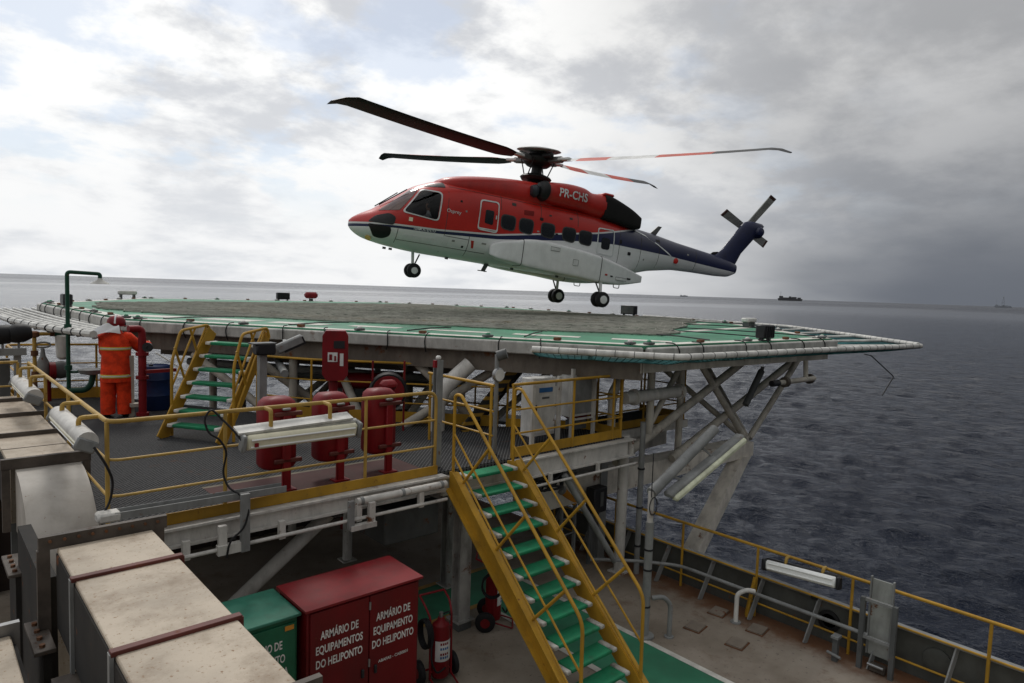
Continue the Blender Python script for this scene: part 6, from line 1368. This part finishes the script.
for k in range(4):
    an = AZ + k * math.pi / 2; d0 = vec((math.cos(an), math.sin(an), 0)); zz = math.tan(CONE) + TA * d0.x + TBB * d0.y
    d = (d0 + vec((0, 0, zz))).normalized(); s_ = vec((-math.sin(an), math.cos(an), 0)); u = d.cross(s_).normalized()
    MB().bar(hub + d * .3, hub + d * 1.05, .22, .20, b=.04, up=u).build('blade_cuff', h_metal, HE); MB().bar(hub + d * .9, hub + d * 1.38, .26, .09, b=.02, up=u).build('blade_cuff', h_bwhite, HE)
    pl_ = hub + d * .55 + s_ * .25; MB().cyl(pl_, (HX + d0.x * .48, d0.y * .48, 3.98), .022, 8).build('pitch_link', h_blk, HE); MB().lathe([(.02, -.2), (.11, -.18), (.11, .18), (.02, .2)], hub + d * .55 - s_ * .22 + vec((0, 0, .1)), d, 10).build('damper', h_blk, HE)
    def blade(r0, r1, m_, par, nm):
        secs = []; N_ = max(2, int((r1 - r0) / .35) + 1)
        V = []; F = []; pf = [(-.25, 0), (-.21, .026), (-.08, .034), (.12, .020), (.27, .0), (.12, -.014), (-.08, -.020), (-.21, -.016)]
        for i in range(N_ + 1):
            r = r0 + (r1 - r0) * i / N_; f = max(0, (r - 8.05) / .535); ch = 1.0 if r > 1.9 else .55 + .45 * (r - 1.3) / .6
            bend = u * (-.10 * (1 - (r / 8.585)) * (r / 8.585) * 4 * .6 - .14 * f ** 1.5)
            pit = R((26, 26, 26, 15)[k] - 7 * r / 8.585); s1 = (s_ * math.cos(pit) + u * math.sin(pit)); u1 = d.cross(s1)
            for c, h in pf: V.append(hub + d * r + bend + s1 * (-(c * ch * (1 - .55 * f)) - .14 * f) + u1 * h * (1 - .4 * f))
        m8 = len(pf)
        for i in range(N_):
            for j in range(m8): F.append((i * m8 + j, i * m8 + (j + 1) % m8, (i + 1) * m8 + (j + 1) % m8, (i + 1) * m8 + j))
        F.append(tuple(range(m8 - 1, -1, -1))); F.append(tuple(N_ * m8 + j for j in range(m8)))
        ob = MB().add(V, F).build(nm, [m_, h_blk], par, sharp=50)      # painted above, black below
        ob.data.polygons.foreach_set('material_index', [0 if (q % m8) < 4 else 1 for q in range(N_ * m8)] + [1, 1]); return ob
    b0 = blade(1.3, 1.7, h_bwhite, HE, 'rotor_blade')
    for r0, r1, m_ in ((1.702, 2.9, h_bred), (2.902, 4.6, h_bwhite), (4.602, 6.4, h_bred), (6.402, 8.585, h_blk)): blade(r0, r1, m_, b0, 'blade_band')
HE.location = POSE[:3]; HE.rotation_euler = rotm(*POSE[3:]).to_euler(); PL.location = HE.location; PL.rotation_euler = HE.rotation_euler

# ------------------------------------------------------------------ ships on the horizon
def ship(label, brg_px, dist, L, m, tower=0):
    x = (brg_px[0] - 512) / FPX; yv = -(brg_px[1] - 341.5) / FPX; d = np.array([x * r2[i] + yv * u2[i] + fwd[i] for i in range(3)]); d /= math.hypot(d[0], d[1])
    c = vec((d[0] * dist, d[1] * dist, SEA)); t = thing('ship', label, 'ship', c, 'ships on the horizon'); s_ = vec((d[1], -d[0], 0)); f = vec((d[0], d[1], 0))
    P = lambda a, b, h: c + s_ * a * L + f * b * L + vec((0, 0, h * L))
    MB().hexa([P(-.46, -.07, -.01), P(.47, -.07, -.01), P(.47, .07, -.01), P(-.46, .07, -.01), P(-.5, -.08, .10), P(.5, -.08, .09), P(.5, .08, .09), P(-.5, .08, .10)]).build('hull', m, t)
    for a, w, h in ((-.36, .16, .13), (-.1, .40, .07), (.16, .2, .10), (.36, .14, .08), (.0, .1, .12)):
        MB().hexa([P(a - w / 2, -.05, .068), P(a + w / 2, -.05, .068), P(a + w / 2, .05, .068), P(a - w / 2, .05, .068), P(a - w / 2, -.05, .07 + h), P(a + w / 2, -.05, .07 + h), P(a + w / 2, .05, .07 + h), P(a - w / 2, .05, .07 + h)]).build('superstructure', m, t)
    MB().tube([P(-.38, 0, .1), P(-.38, 0, .40 + tower * .3)], [.006 * L, .004 * L], 6).build('mast', m, t)
    if tower:
        for e in (-1, 1): MB().tube([P(.0 + e * .09, 0, .08), P(0, 0, .8)], .012 * L, 5).build('derrick_leg', m, t)
        MB().tube([P(-.12, 0, .35), P(.12, 0, .35)], .012 * L, 5).build('derrick_deck', m, t)
ship('dark grey ship with low hull and mast on the horizon right of the helicopter', (790, 299), 9000, 285, m_far)
ship('faint grey drill ship with a tall derrick in the rain at far right', (1003, 306), 11000, 190, m_farhaze, 1)
ship('tiny faint ship on the horizon just below the helicopter tail', (684, 295), 14000, 160, m_farhaze)
